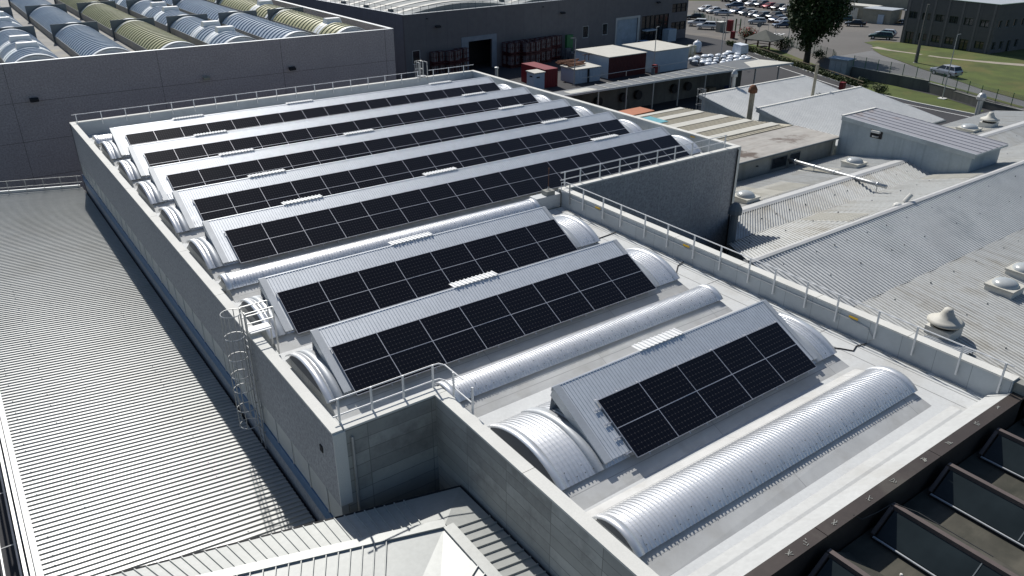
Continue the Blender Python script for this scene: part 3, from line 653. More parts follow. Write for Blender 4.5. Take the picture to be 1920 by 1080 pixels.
for y0, y1 in zip(ys_, ys_[1:]):
    mb.add([(xl_at(y0)-2.2*(y0 > 57), y0, G-.05), (xl_at(y0), y0, hh(y0)), (xl_at(y1), y1, hh(y1)), (xl_at(y1)-2.2*(y1 > 57), y1, G-.05)], [(0, 1, 2, 3)])
tag(mb.build('car_park', M['lightasphalt']), kind='structure')
rd = [(-60, 95, 101), (10, 104.2, 109.4), (25, 108.4, 111.9), (34, 111.2, 114.7), (42, 113.3, 118.9), (49.8, 114.0, 123.4), (53, 114.2, 125.8), (57, 116.5, 128.4), (62, 120.5, 133)]
tag(drape(rd, .02).build('road', M['road']), kind='structure')
lw = [(-60, 101.4, 170), (10, 109.6, 170), (25, 112.2, 165), (34, 115.0, 162), (42, 119.2, 160), (47, 122, 160), (53, 126.0, 146), (58, 129.4, 146.5), (62.5, 134.2, 146.6), (66, 139.5, 146.6), (68.9, 141.5, 146)]
tag(drape(lw, .05).build('front_lawn', M['grass']), kind='structure')
tag(drape([(25, 108.0, 109.0), (34, 110.7, 111.7), (42, 112.9, 113.9), (53, 113.6, 114.5)], .045).build('grass_verge', M['grass']), kind='structure')
tag(drape([(36, 139, 142), (41.5, 135.8, 138.0), (46, 134.6, 136), (50.3, 133.8, 134.9), (55, 134.4, 135.3), (60, 134.8, 136), (64, 135.6, 138)], .07).build('path', M['soil']), kind='structure')
tag(drape([(139.5, 184, 230), (150, 170, 230), (170, 160, 230)], .04).build('grass_bank', M['grass']), kind='structure')
tag(MB().poly([(123, 87, G+.02), (119.4, 76.5, G+.02), (113.3, 62.6, G+.02), (109.5, 54, G+.02), (105.6, 45, G+.02), (104.5, 37, G+.02), (104.3, 29, G+.02), (107, 29, G+.02), (110.4, 36, G+.02), (112.4, 45, G+.02), (113.2, 54, G+.02), (117, 60, G+.02), (122.3, 70, G+.02), (127, 79, G+.02), (126.4, 87, G+.02)]).build('lower_lawn', M['grass']), kind='structure')
mb = MB(); kp = [(118.5, 77), (112.7, 63), (108.9, 54), (105.1, 45), (103.95, 37), (103.8, 28.6), (102, 18)]
for a, b in zip(kp, kp[1:]): mb.bar((*a, G+.05), (*b, G+.05), .25, .14)
tag(mb.build('kerb', M['coping']), kind='structure')
mb = MB(); wp = [(116, 76.6), (110.3, 64.2), (106.4, 54), (103, 45), (102.1, 37), (101.9, 27.7)]
for a, b in zip(wp, wp[1:]):
    d = (Vector(b)-Vector(a)).normalized(); p = Vector((-d.y, d.x))*.09
    mb.poly([(a[0]-p.x, a[1]-p.y, G+.012), (a[0]+p.x, a[1]+p.y, G+.012), (b[0]+p.x, b[1]+p.y, G+.012), (b[0]-p.x, b[1]-p.y, G+.012)])
tag(mb.build('road_line', M['paint']), kind='structure')
mb = MB()
for k in range(7):
    y = 92.2-k*.85; x = 136.6+k*.42
    mb.poly([(x, y, hh(y)+.03), (x+2.6, y+.7, hh(y)+.03), (x+2.6, y+.25, hh(y)+.03), (x, y-.45, hh(y)+.03)])
tag(mb.build('zebra_crossing', M['paint']), kind='structure')

mb = MB()
for (ax, ay, n) in ((160.5, 128.2, 13), (181.5, 140, 14)):
    for k in range(n):
        x, y = ax-.30*k+1.2, ay-2.55*k+.4; z = -9.945
        mb.add([(x-2.4, y-.05, z), (x+2.4, y-.38, z), (x+2.4, y-.28, z), (x-2.4, y+.05, z)], [(0, 1, 2, 3)])
tag(mb.build('bay_marking', plain('worn_paint', (.30, .29, .27), .8)), kind='structure')

# ================================================================ building with vaulted rooflights, back left
I = thing('vaulted_hall', 'grey concrete hall at back left with rows of barrel rooflights', 'building', (10, 90, G))
yi, zt_ = 62.0, 2.55; xa, xb = -30.0, 35.3
part('wall', MB().box(xa, xb, yi, yi+.35, G, zt_), M['iwall'], I)
part('wall', MB().box(xb-.35, xb, yi+.35, 150, G, zt_), M['iwall'], I)
part('roof_deck', MB().box(xa, xb-.35, yi+.35, 150, .7, 1.15), M['gravelroof'], I)
part('coping', MB().box(xb-.42, xb+.03, yi+.36, 150, zt_+.002, zt_+.06), M['white'], I)
part('coping', MB().box(xa, xb+.02, yi-.02, yi+.36, zt_+.002, zt_+.05), M['flash'], I)
mb = MB()
for z in (-.82, -4.3, -7.6): mb.box(xa, xb, yi-.012, yi+.01, z-.012, z+.012)
for x in (-14.6, -2.5, 10.1, 22.2, 34.2): mb.box(x-.012, x+.012, yi-.013, yi+.01, G, zt_-.01)
part('panel_joint', mb, M['joint'], I)
def wall_lamp(label, x, y, z, d=(0, -1), sz=.28, name='wall_floodlight', mat='dark'):
    t = thing(name, label, 'floodlight', (x, y, z)); d = Vector((*d, 0)); s_ = Vector((-d.y, d.x, 0)); p = Vector((x, y, z))
    part('bracket', MB().bar(p, p+d*.35+Vector((0, 0, .05)), .07), M['dark'], t)
    c = p+d*.45; part('head', MB().loft([c-s_*sz+Vector((0, 0, -.10))-d*.15, c+s_*sz+Vector((0, 0, -.10))-d*.15, c+s_*sz+Vector((0, 0, -.22))+d*.2, c-s_*sz+Vector((0, 0, -.22))+d*.2], [c-s_*sz+Vector((0, 0, .12))-d*.15, c+s_*sz+Vector((0, 0, .12))-d*.15, c+s_*sz+Vector((0, 0, 0))+d*.2, c-s_*sz+Vector((0, 0, 0))+d*.2]), M[mat], t)
wall_lamp('dark floodlight low on the left end of the grey hall wall', -.85, yi, -.55, sz=.34)
wall_lamp('dark floodlight on the grey hall wall right of centre', 23.0, yi, -.35, sz=.34)
wall_lamp('beige box fitting on the grey hall wall left of the right-hand lamp', 14.2, yi, -.35, sz=.3, name='wall_box', mat='shed')
cols = [(-1.9, 'poly', True), (4.35, 'poly', False), (10.4, 'olive', False), (16.5, 'poly', True), (22.55, 'poly', False), (28.65, 'olive', True)]
segs = [(62.9, 82.2), (83.7, 103.2), (104.6, 124.5)]
cn = ['leftmost', 'second', 'third', 'fourth', 'fifth', 'rightmost']; sn = ['front', 'middle', 'rear']
for ci, (x, kind, vents) in enumerate(cols):
    for si, (y0, y1) in enumerate(segs):
        w = 4.25; xc = x+w/2; zb = 1.9
        t = thing('barrel_rooflight', '%s %s barrel rooflight in the %s column of the grey hall' % (sn[si], 'olive' if kind == 'olive' else 'pale blue', cn[ci]), 'rooflight', (xc, (y0+y1)/2, 1.15), group='barrel rooflights on the grey hall')
        prev = len(bpy.data.objects)
        a = MB().arch(y0+.4, y1, 0, zb, w/2, 1.05, .95, .10, 14); a.v = [(xc-q, p, r) for p, q, r in a.v]
        part('glazing', a, M['poly_olive' if kind == 'olive' else 'poly'], t)
        for b0, b1 in ((y0-.05, y0+.5), (y1-.6, y1)):
            a = MB().archband(b0, b1, 0, zb, w/2, 1.05, 14, .08); a.v = [(xc-q, p, r) for p, q, r in a.v]
            part('end_band', a, M['poly_white'], t)
        a = MB().archcap(y0+.1, 0, zb, w/2-.05, 1.0, 14, .03, 1.2); a.v = [(xc-q, p, r) for p, q, r in a.v]
        part('end_gable', a, M['poly_white'], t)
        part('curb', MB().box(x-.08, x, y0, y1, 1.14, 1.95).box(x+w, x+w+.08, y0, y1, 1.14, 1.95), M['gravelroof'], t)
        part('upstand', MB().box(x-.25, x+w+.2, y1+.05, y1+.22, 1.14, 3.15), M['upstand'], t)
        if vents:
            for vy in ((y0+5.2, y0+10.2) if si == 0 else (y0+6, y0+12)):
                if ci == 5 and vy > y0+6.5: continue
                a = MB().archband(vy-.9, vy+.9, 0, zb, w/2, 1.05, 14, .09); a.v = [(xc-q, p, r) for p, q, r in a.v]
                part('vent_band', a, M['poly_white'], t)
                v = part('smoke_vent', MB().loft([(xc-.95, vy-.55, 2.85), (xc+.95, vy-.55, 2.85), (xc+.95, vy+.55, 2.85), (xc-.95, vy+.55, 2.85)], [(xc-.85, vy-.42, 3.42), (xc+.85, vy-.42, 3.42), (xc+.85, vy+.42, 3.42), (xc-.85, vy+.42, 3.42)]), M['white'], t)

# ================================================================ tall grey factory hall at the back, with its yard
JA = R(5.0); JO = Vector((52.7, 91.9, 0)); ud = Vector((math.cos(JA), math.sin(JA), 0)); nd = Vector((math.sin(JA), -math.cos(JA), 0))
J = thing('grey_factory', 'long dark grey factory hall with curved white roof strips and a loading gate', 'building', (JO.x, JO.y, G), JA)
M['jroof'] = worn('aged_grey_roofing', (.26, .275, .265), .8, 0, .12, .3, 3)
def jp(name, mb, mat, parent=J): return mb.build(name, mat, parent)     # local: x along front, y into the building, z above ground
JT = 9.8; JL = 70.0
part_front = MB()
def front(mb, x0, x1, z0, z1): mb.box(x0, x1, 0, .3, z0, z1)
# front wall made of pieces around its openings
op = [(1.31, 2.78, 2.3, 4.4), (12.4, 17.4, 0, 4.75), (39.2, 40.75, 2.75, 4.85), (44.5, 45.95, 2.8, 4.85), (48.5, 54.5, .1, 5.2), (55.7, 64.0, .0, 5.3), (64.9, 69.5, 5.3, 7.0), (65.0, 69.6, 1.8, 3.4)]
mb = MB(); cuts = sorted(set([0, JL]+[a for o in op for a in o[:2]]))
for a, b in zip(cuts, cuts[1:]):
    c = (a+b)/2; hs = sorted([(o[2], o[3]) for o in op if o[0] < c < o[1]]); z = 0
    for p, q in hs:
        if p > z+.01: front(mb, a, b, z, p)
        z = q
    front(mb, a, b, z, JT)
jp('wall', mb, M['jwall'])
jp('side_wall', MB().box(0, .3, .3, 62, 0, JT), M['jside'])
jp('side_wall', MB().box(JL-.3, JL, .3, 62, 0, JT), M['jside'])
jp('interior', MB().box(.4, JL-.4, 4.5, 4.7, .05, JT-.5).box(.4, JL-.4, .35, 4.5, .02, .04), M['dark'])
jp('roof', MB().box(.3, JL-.3, .3, 62, JT-.45, JT-.12), M['jroof'])
jp('coping', MB().box(-.05, JL+.05, -.05, .33, JT+.002, JT+.08).box(-.05, .33, .34, 62, JT+.002, JT+.08), M['flash'])
random.seed(5)
for y in [4+3.7*k for k in range(16)]:      # shallow curved pale strips across the roof
    for x0 in (1.5, 24.5, 47.5):
        pts = [(x0+21.0*q/10, y+.0, JT-.1+1.1*math.sin(math.pi*q/10)) for q in range(11)]
        mb = MB()
        for p, q in zip(pts, pts[1:]): mb.loft([(p[0], p[1]-.5, p[2]-.1), (p[0], p[1]+.5, p[2]-.1), (p[0], p[1]+.5, p[2]), (p[0], p[1]-.5, p[2])], [(q[0], q[1]-.5, q[2]-.1), (q[0], q[1]+.5, q[2]-.1), (q[0], q[1]+.5, q[2]), (q[0], q[1]-.5, q[2])], caps=False)
        jp('roof_strip', mb, M['cream'])
mb = MB()
for x0 in (1.5, 24.5, 47.5):
    pts = [(x0+21.0*q/10, JT-.12+1.0*math.sin(math.pi*q/10)) for q in range(11)]
    for p, q in zip(pts, pts[1:]): mb.add([(p[0], 1.2, p[1]), (q[0], 1.2, q[1]), (q[0], 61, q[1]), (p[0], 61, p[1])], [(0, 1, 2, 3)])
    mb.add([(p[0], 1.2, p[1]) for p in pts], [tuple(range(10, -1, -1))])
jp('vaulted_roof', mb, M['jroof'])
mb = MB()
for x0 in (1.4, 24.4, 47.4):
    for y in [5.9+7.4*k for k in range(7)]: mb.box(x0-.2, x0+.5, y-.3, y+.3, JT-.1, JT+.3)
jp('roof_vent', mb, M['upstand'])
jp('gate_frame', MB().box(10.95, 12.4, -.10, -.002, 0, 5.5).box(17.4, 18.4, -.10, -.002, 0, 5.5).box(12.4, 17.4, -.10, -.002, 4.75, 5.5), worn('pale_blue_frame', (.22, .25, .29), .6))
jp('roller_door', MB().corr((48.5, .18, .1), (6, 0, 0), (0, 0, 5.1), .35, .05, .03, up=(0, -1, 0)), worn('pale_blue_door', (.33, .40, .47), .5))
jp('door_frame', MB().box(48.1, 48.5, -.06, -.002, 0, 5.6).box(54.5, 55.1, -.06, -.002, 0, 5.6).box(48.5, 54.5, -.06, -.002, 5.2, 5.6), M['flash'])
for n_, (a, b, z0, z1) in (('window', op[0]), ('window', op[2]), ('window', op[3])):
    f = jp(n_, MB().box(a, a+.08, .02, .12, z0, z1).box(b-.08, b, .02, .12, z0, z1).box(a+.08, b-.08, .02, .12, z0, z0+.08).box(a+.08, b-.08, .02, .12, z1-.08, z1), M['flash'])
    jp('pane', MB().box(a+.08, b-.08, .10, .14, z0+.08, z1-.08), M['glass'], f)
for (a, b, z0, z1) in (op[5], op[6], op[7]):
    mb = MB(); k = 6 if a < 60 else 3
    for i in range(k+1): mb.box(a+(b-a)*i/k-.06, a+(b-a)*i/k+.06, .03, .13, z0, z1)
    mb.box(a, b, .04, .12, z1-.1, z1); mb.box(a, b, .04, .12, z0+(z1-z0)*.45, z0+(z1-z0)*.45+.08)
    f = jp('window', mb, M['dark']); jp('pane', MB().box(a, b, .16, .2, z0+.02, z1-.02), M['glass'], f)
jp('stair_slab', MB().box(56.0, 59.2, -1.2, .02, 2.55, 2.75), M['bluewhite'])
jp('entry_box', MB().box(62.4, 64.9, -1.6, -.002, 0, 2.35), M['bluewhite'])
mb = MB()
for x in [.2+1.55*k for k in range(46)]: mb.box(x-.02, x+.02, .1, .14, JT+.08, JT+1.1)
mb.box(.2, JL-.2, .1, .14, JT+1.06, JT+1.1); mb.box(.2, JL-.2, .1, .14, JT+.55, JT+.58)
for y in [.2+1.6*k for k in range(38)]: mb.box(.1, .14, y-.02, y+.02, JT+.08, JT+1.1)
mb.box(.1, .14, .2, 61, JT+1.06, JT+1.1); mb.box(.1, .14, .2, 61, JT+.55, JT+.58)
jp('roof_railing', mb, M['upstand'])
mb = MB()
for x in (4.3, 29.0, 47): mb.lathe([(.16, 0), (.16, .1)], (x, -.1, 8.95), 8)
jp('wall_outlet', mb, M['dark'])
for x, nm in ((6.1, 'left'), (33.5, 'middle'), (59.9, 'right')):
    p = JO+ud*x; wall_lamp('%s dark floodlight high on the front of the long grey factory' % nm, p.x, p.y, -2.25, (nd.x, nd.y), .5)

# caged tanks stacked along the front
def jw(u, d, z=0): p = JO+ud*u+nd*d; return Vector((p.x, p.y, G+z))
def tote():
    t = thing('caged_tank', 'pale tank in a dark red cage', 'caged tank')
    tk = MB().prz([(-.42, -.28), (-.28, -.42), (.28, -.42), (.42, -.28), (.42, .28), (.28, .42), (-.28, .42), (-.42, .28)], .5, 1.9).build('tank', worn('greyish_tank', (.20, .175, .175), .6), t)
    MB().prz([(-.12, -.44), (.12, -.44), (.12, -.41), (-.12, -.41)], .9, 1.5).build('stripe', M['darkred'], tk)
    mb = MB()
    for x in (-.52, 0, .52):
        for y in (-.52, .52): mb.box(x-.03, x+.03, y-.03, y+.03, .12, 2.0)
    for z in (.45, 1.2, 1.95):
        for y in (-.52, .52): mb.box(-.52, .52, y-.025, y+.025, z-.03, z+.03)
        for x in (-.52, .52): mb.box(x-.025, x+.025, -.52, .52, z-.03, z+.03)
    mb.build('cage', M['darkred'], t)
    MB().box(-.55, .55, -.55, .55, 0, .14).box(-.5, .5, -.5, .5, .3, .42).build('pallet', M['darkred'], t); return t
tt = tote(); n0 = [0]
def place_tote(u, d, z, label, group):
    o = tt if n0[0] == 0 else copy_tree(tt); n0[0] += 1
    o.location = jw(u, d, z); o.rotation_euler = (0, 0, JA+random.uniform(-.05, .05)); tag(o, label, None, group)
random.seed(8)
for lv in (0, 1):
    for k in range(6):
        place_tote(4.8+1.2*k, 1.0+(.9 if k in (2, 3) else 0), lv*2.05, 'caged tank %s from left, %s tier of the small stack left of the gate' % (ordinal(k), ('bottom', 'top')[lv]), 'caged tanks stacked left of the gate')
    for k in range(11):
        place_tote(19.8+1.2*k, 1.0+(2.4 if 2 <= k <= 4 else 1.2 if k < 8 else 0), lv*2.05, 'caged tank %s from left, front %s tier of the stack right of the gate' % (ordinal(k), ('bottom', 'top')[lv]), 'caged tanks stacked right of the gate')
    for k in range(8):
        place_tote(19.8+1.2*k, 1.0, lv*2.05, 'caged tank %s from left, rear %s tier against the wall right of gate' % (ordinal(k), ('bottom', 'top')[lv]), 'caged tanks stacked right of the gate')
random.seed(12)
gn = MB()
for k in range(26): gn.box(*(lambda x, y, z: (x, x+random.uniform(.4, .9), y, y+random.uniform(.4, .8), G, G+z))(84.5+random.uniform(0, 5.5), 90.5+random.uniform(-1.5, 1.6), random.uniform(.4, 2.1)))
tag(gn.build('scrap_heap', worn('mixed_scrap', (.10, .11, .12), .8, 0, .5, 1.2)), 'dark heap of mixed scrap against the grey factory right of the tanks', 'scrap', kind='stuff')
tag(MB().box(85.8, 87.2, 92.6, 93.2, G, G+4.1).build('green_banner', M['polygreen']), 'tall dark green sheet standing against the factory right of the stacked tanks', 'banner')

# containers and sheds in the yard
def shed(name, label, cat, x0, x1, y0, y1, h, wall, roof, front_=None, ribs=True, over=.12):
    t = thing(name, label, cat, ((x0+x1)/2, (y0+y1)/2, G))
    if ribs:
        mb = MB().corr((x0, y0, G), (x1-x0, 0, 0), (0, 0, h), .3, .12, .04, up=(0, -1, 0)); part('front_panel', mb, front_ or wall, t)
        part('body', MB().box(x0, x1, y0+.01, y1, G, G+h), wall, t)
    else: part('body', MB().box(x0, x1, y0, y1, G, G+h), wall, t)
    part('roof', MB().loft([(x0-over, y0-over, G+h+.002), (x1+over, y0-over, G+h+.002), (x1+over, y1+over, G+h+.002), (x0-over, y1+over, G+h+.002)], [(x0-over, y0-over, G+h+.12), (x1+over, y0-over, G+h+.12), (x1+over, y1+over, G+h+.2), (x0-over, y1+over, G+h+.2)]), roof, t)
    return t
t = shed('shipping_container', 'dark red shipping container beyond the far roof corner', 'container', 67.1, 69.6, 75, 81, 2.6, M['red'], M['red'], over=0)
t = shed('white_cabinet', 'small off-white equipment cabinet in front of the red container', 'cabinet', 64.6, 66.5, 74.3, 76.2, 2.5, M['bluewhite'], M['cream'], ribs=False)
part('vent_grille', MB().box(64.59, 64.6, 74.8, 75.5, G+1.9, G+2.1).box(65, 65.6, 74.28, 74.299, G+1.8, G+2.0), M['dark'], t)
t = shed('open_shed', 'low pale shed with rusty beams lying on its roof', 'shed', 72.8, 77.9, 74.6, 78.2, 2.1, M['bluewhite'], M['cream'])
part('post', MB().box(75.2, 75.4, 74.3, 74.52, G, G+2.1), M['dark'], t)
t2 = thing('rusty_beams', 'rusty steel beams and frames heaped on the low pale shed', 'scrap', (74.5, 78, G+2.4)); mb = MB(); random.seed(4)
for k in range(9): mb.bar((72.2+random.uniform(0, 1.2), 76+.45*k, G+2.5+.1*(k % 3)), (77+random.uniform(-1, .6), 76.3+.45*k, G+2.5+.12*(k % 2)), .16, .2)
for x in (78.4, 79.2): mb.bar((x, 79, G+2.3), (x, 79, G+3.4), .08).bar((x-.6, 79, G+3.3), (x+.4, 79, G+3.3), .07)
part('beam', mb, M['rust'], t2)
shed('red_workshop', 'dark red and white workshop with a pale flat roof', 'shed', 79.6, 87.8, 74.6, 82.8, 3.3, M['bluewhite'], M['cream'], M['darkred'])
shed('white_workshop', 'tall white panelled workshop with a pale roof right of the red one', 'shed', 88.9, 97, 73.8, 81.5, 3.45, M['bluewhite'], M['cream'], ribs=False)
t = thing('pump_unit', 'small red pump unit between the red and white workshops', 'machine', (88, 72.5, G)); part('body', MB().box(87.6, 88.3, 72.2, 72.9, G+.4, G+1.7), M['red'], t); part('stand', MB().box(87.5, 87.6, 72.2, 72.9, G, G+1.2).box(88.3, 88.4, 72.2, 72.9, G, G+1.2).box(88.8, 88.9, 72.4, 72.5, G, G+1.5), M['galv'], t)
t = thing('shipping_container', 'orange shipping container behind the long roof right parapet', 'container', (60.4, 48.5, G))
part('body', MB().prz([(58.3, 47.1), (62.5, 47.4), (62.4, 49.8), (58.5, 49.7)], G, -7.42), M['orange'], t)
mb = MB()
for k in range(14): mb.bar((58.35+.29*k, 47.08+.021*k, G+.1), (58.35+.29*k, 47.08+.021*k, -7.5), .1, .06)
part('side_ribs', mb, M['orange'], t)
# long canopy
t = thing('long_canopy', 'long flat canopy roof with pale cross strips over the loading yard', 'canopy', (75, 56.5, G))
cp = [(53, 57.5), (53, 55.35), (75.4, 55.1), (87.65, 54.15), (96.8, 53), (96.2, 55.5), (94.6, 58.3), (91.5, 59.3), (73, 58.1)]
part('roof', MB().prz(cp, -6.22, -6.05), worn('canopy_sheet', (.15, .155, .155), .55, .1, .1, .5), t)
part('pale_sheet', MB().prz([(88.6, 54.12), (96.75, 53.05), (95, 57.6), (91, 57.4)], -6.05, -6.035), M['cream'], t)
part('pale_sheet', MB().prz([(56, 55.6), (60.5, 55.6), (60, 57.2), (56, 57)], -6.05, -6.035), M['cream'], t)
mb = MB()
for k in range(13): x = 62+2.0*k; mb.box(x, x+.16, 55.2-(.085*(x-75) if x > 75 else 0), 58, -6.05, -6.0)
part('cross_strip', mb, M['cream'], t)
part('edge_trim', MB().bar((53, 55.28, -6.14), (75.4, 55.03, -6.14), .1, .24).bar((75.4, 55.03, -6.14), (87.65, 54.08, -6.14), .1, .24).bar((87.65, 54.08, -6.14), (96.8, 52.93, -6.14), .1, .24), M['flash'], t)
for k in range(9): x = 55.5+4.9*k; part('post', MB().box(x-.08, x+.08, 55.3-(.08*(x-75) if x > 75 else 0), 55.46-(.08*(x-75) if x > 75 else 0), G, -6.2), M['galv'], t)
part('back_wall', MB().prz([(53, 57.7), (91.5, 57.9), (91.5, 58.1), (53, 57.9)], G, -6.25), M['retwall'], t)
part('walkway_rail', MB().tube([(62, 60.5, -5.6), (94, 61.5, -5.6)], .04, 5).tube([(70, 60.5, -6.2), (70, 60.5, -5.6)], .04, 5), M['galv'], t)
for k, x in enumerate([58.5, 62.3, 66.8, 69.5, 76.5, 79.3]):
    tag(MB().tube([(x, 57.6, -8.2), (x, 57.2, -8.2)], .62, 14).build('cable_drum', M['dark']), 'dark round drum under the long canopy, %s from left' % ordinal(k), 'drum', 'dark round drums under the long canopy')
t = thing('timber_stack', 'timber boxes under the long canopy', 'crates', (84, 56.6, G)); part('crate', MB().box(82.5, 84, 56.2, 57.2, G, G+1.3), M['wood'], t); part('crate', MB().box(86.5, 87.8, 55.8, 56.8, G, G+1.1), plain('blue_crate', (.03, .06, .16), .7), t)  # one crate in weathered timber colour, one in blue
# tanks and bags
t = thing('framed_tank', 'pale round tank inside an olive steel frame', 'tank', (103.4, 79.1, G)); part('tank', MB().lathe([(.02, .4), (.75, .6), (.78, 2.2), (.5, 2.55), (.02, 2.65)], (103.4, 79.1, G), 14), M['cream'], t, True)
mb = MB()
for k in range(8): a = k*math.pi/4; mb.bar((103.4+.9*math.cos(a), 79.1+.9*math.sin(a), G), (103.4+.9*math.cos(a), 79.1+.9*math.sin(a), G+2.5), .07)
for z in (.6, 2.4): mb.tube([(103.4+.9*math.cos(k*math.pi/8), 79.1+.9*math.sin(k*math.pi/8), G+z) for k in range(17)], .05, 5)
part('frame', mb, plain('olive_frame', (.28, .29, .16), .6), t)
t = thing('white_tank', 'white round tank with a conical lid', 'tank', (110, 83.5, G)); part('tank', MB().lathe([(.75, .15), (.8, .2), (.8, 1.8), (.45, 2.15), (.12, 2.25), (.1, 2.4), (.02, 2.42)], (110, 83.5, G), 14), M['plastic'], t, True); part('base', MB().lathe([(1.0, 0), (1.0, .15)], (110, 83.5, G), 12), M['rust'], t)
t = thing('box_tank', 'white rectangular tank raised on a dark stand', 'tank', (112.2, 75.2, G)); part('tank', MB().loft([(111.1, 74.2, G+.9), (113.3, 74.2, G+.9), (113.3, 76.2, G+.9), (111.1, 76.2, G+.9)], [(111.2, 74.3, G+2.4), (113.2, 74.3, G+2.4), (113.1, 76.1, G+2.55), (111.3, 76.1, G+2.55)]), M['plastic'], t); part('stand', MB().box(111.3, 113.1, 74.4, 76, G, G+.9), M['dark'], t)
bag = thing('wrapped_bag', 'white wrapped bag', 'big bag')
MB().loft([(-.5, -.5, 0), (.5, -.5, 0), (.5, .5, 0), (-.5, .5, 0)], [(-.46, -.46, .75), (.46, -.46, .75), (.46, .46, .75), (-.46, .46, .75)]).build('bag_body', worn('grey_bale', (.16, .17, .19), .8, 0, .3, 2), bag)
d = MB().dome((0, 0, .70), .62, .62, .36, 9, 4); random.seed(2); d.v = [(x+random.uniform(-.06, .06), y+random.uniform(-.06, .06), z+random.uniform(-.05, .05)) for x, y, z in d.v]; d.build('wrapping', M['plastic'], bag)
random.seed(19); k = 0
for r_ in range(4):
    for c_ in range(7):
        o = bag if k == 0 else copy_tree(bag)
        o.location = (99.5+1.75*c_+random.uniform(-.25, .25)+.4*r_, 71.3+1.75*r_+random.uniform(-.3, .3), G); o.rotation_euler = (0, 0, random.uniform(0, 1.5)); o.scale = (random.uniform(.85, 1.15),)*3
        tag(o, 'white wrapped bag %s from left in the %s row from the canopy' % (ordinal(c_), ordinal(r_)), None, 'white wrapped bags beside the white workshop'); k += 1

# ================================================================ ribbed-roof factory on the right
# roof profile along y: north eave, second ridge, valley, main ridge, slope break, south end
PR = [(21.0, -6.2), (14.2, -5.05), (11.8, -5.7), (6.95, -4.3), (1.6, -6.0), (-14, -7.05)]
def zr_(y):
    for (a, p), (b, q) in zip(PR, PR[1:]):
        if y >= b: return p+(q-p)*(y-a)/(b-a)
    return PR[-1][1]
M['domeglaze'] = worn('dome_glazing', (.46, .48, .47), .22, .1, .1, 1, spec=.8); M['flashgrey'] = worn('weathered_flashing', (.50, .50, .485), .6, .1, .08, .6, 4)
RF = thing('ribbed_roof_factory', 'long factory on the right with parallel ridges of weathered ribbed roofing', 'building', (65, 4, G))
XE = 90.5; west = {21.0: 37.5, 14.2: 36.66, 11.8: 33.7, 6.95: 29.7, 1.6: 30.2, -14: 26}
mats = ['oldroof', 'oldroof', 'oldroof', 'greyroof', 'oldroof']
for (a, b, mt) in zip(PR, PR[1:], mats):
    p = .30 if mt == 'greyroof' else .27
    part('ribbed_roof', MB().corrquad((west[a[0]], a[0], a[1]), (XE, a[0], a[1]), (west[b[0]], b[0], b[1]), (XE, b[0], b[1]), p, .12, .075), M[mt], RF)
part('ridge_flashing', MB().prx([(6.72, -4.33), (6.74, -4.25), (6.95, -4.19), (7.22, -4.27), (7.22, -4.34), (6.95, -4.25)], 29.7, XE), M['flashgrey'], RF)
part('ridge_flashing', MB().prx([(13.95, -5.06), (14.2, -4.95), (14.9, -5.08), (14.9, -5.16), (14.2, -5.03)], 36.7, XE), M['flashgrey'], RF)
part('verge_board', MB().bar((29.72, 6.95, -4.4), (30.22, 1.6, -6.1), .12, .35).bar((29.72, 6.95, -4.5), (31.0, 8.3, -4.9), .12, .35), M['flash'], RF)
part('wall', MB().loft([(36.8, 20.8, G), (90.2, 20.8, G), (90.2, -14, G), (30.8, -14, G), (30.8, 1.6, G), (30.2, 6.95, G), (34.1, 11.8, G), (36.9, 14.2, G)], [(36.8, 20.8, -6.35), (90.2, 20.8, -6.35), (90.2, -14, -7.3), (30.8, -14, -7.3), (30.8, 1.6, -6.2), (30.2, 6.95, -4.6), (34.1, 11.8, -5.95), (36.9, 14.2, -5.3)]), M['concrete'], RF)
random.seed(31); mb = MB()
for y in (12.9, 10.2, 5.9, 4.0, .7, -2.6, -5.6, -9):
    x = 31+random.uniform(0, 3)
    while x < 85: mb.box(x, x+.06, y-.03, y+.03, zr_(y)+.02, zr_(y)+.12); x += random.uniform(1.2, 4.5)
part('roof_fixings', mb, M['upstand'], RF)
# sheet laps and dirty streaks: slightly different sheets screwed over
for (x0, x1, ya, yb) in [(40.2, 47.5, 17.9, 15.2), (43, 44.4, 20.3, 15.3), (52, 54, 20.2, 16.5), (57.2, 59.6, 11.4, 7.6), (41, 43.5, 11.4, 7.6), (72, 78, 20.7, 15.5)]:
    part('roof_patch', MB().corrquad((x0, ya, zr_(ya)+.06), (x1, ya, zr_(ya)+.06), (x0, yb, zr_(yb)+.06), (x1, yb, zr_(yb)+.06), .27, .11, .05), M['cream'], RF)
def dome_light(label, x, y, w=.75):
    z = zr_(y); t = thing('dome_rooflight', label, 'rooflight', (x, y, z), group='square dome rooflights on the ribbed roofs')
    part('kerb', MB().box(x-w, x+w, y-w, y+w, z-.3, z+.38), M['coping'], t)
    part('rim', MB().box(x-w-.06, x+w+.06, y-w-.06, y+w+.06, z+.38, z+.5), M['cream'], t)
    part('dome', MB().dome((x, y, z+.5), w*.95, w*.95, .38, 14, 5), M['domeglaze'], t, True)
dome_light('square dome rooflight beside the tall dark stack at the grey wall corner', 40.5, 16.0)
dome_light('square dome rooflight between the silver pipe and the grey roof block', 55.6, 16.5)
dome_light('square dome rooflight on the far roof near a cone ventilator', 75.6, 16.6, .85)
dome_light('dirty square dome rooflight at the right picture edge, nearest of two', 42.6, -2.3, .8)
dome_light('square dome rooflight cut by the right picture edge', 45.9, -2.0, .8)
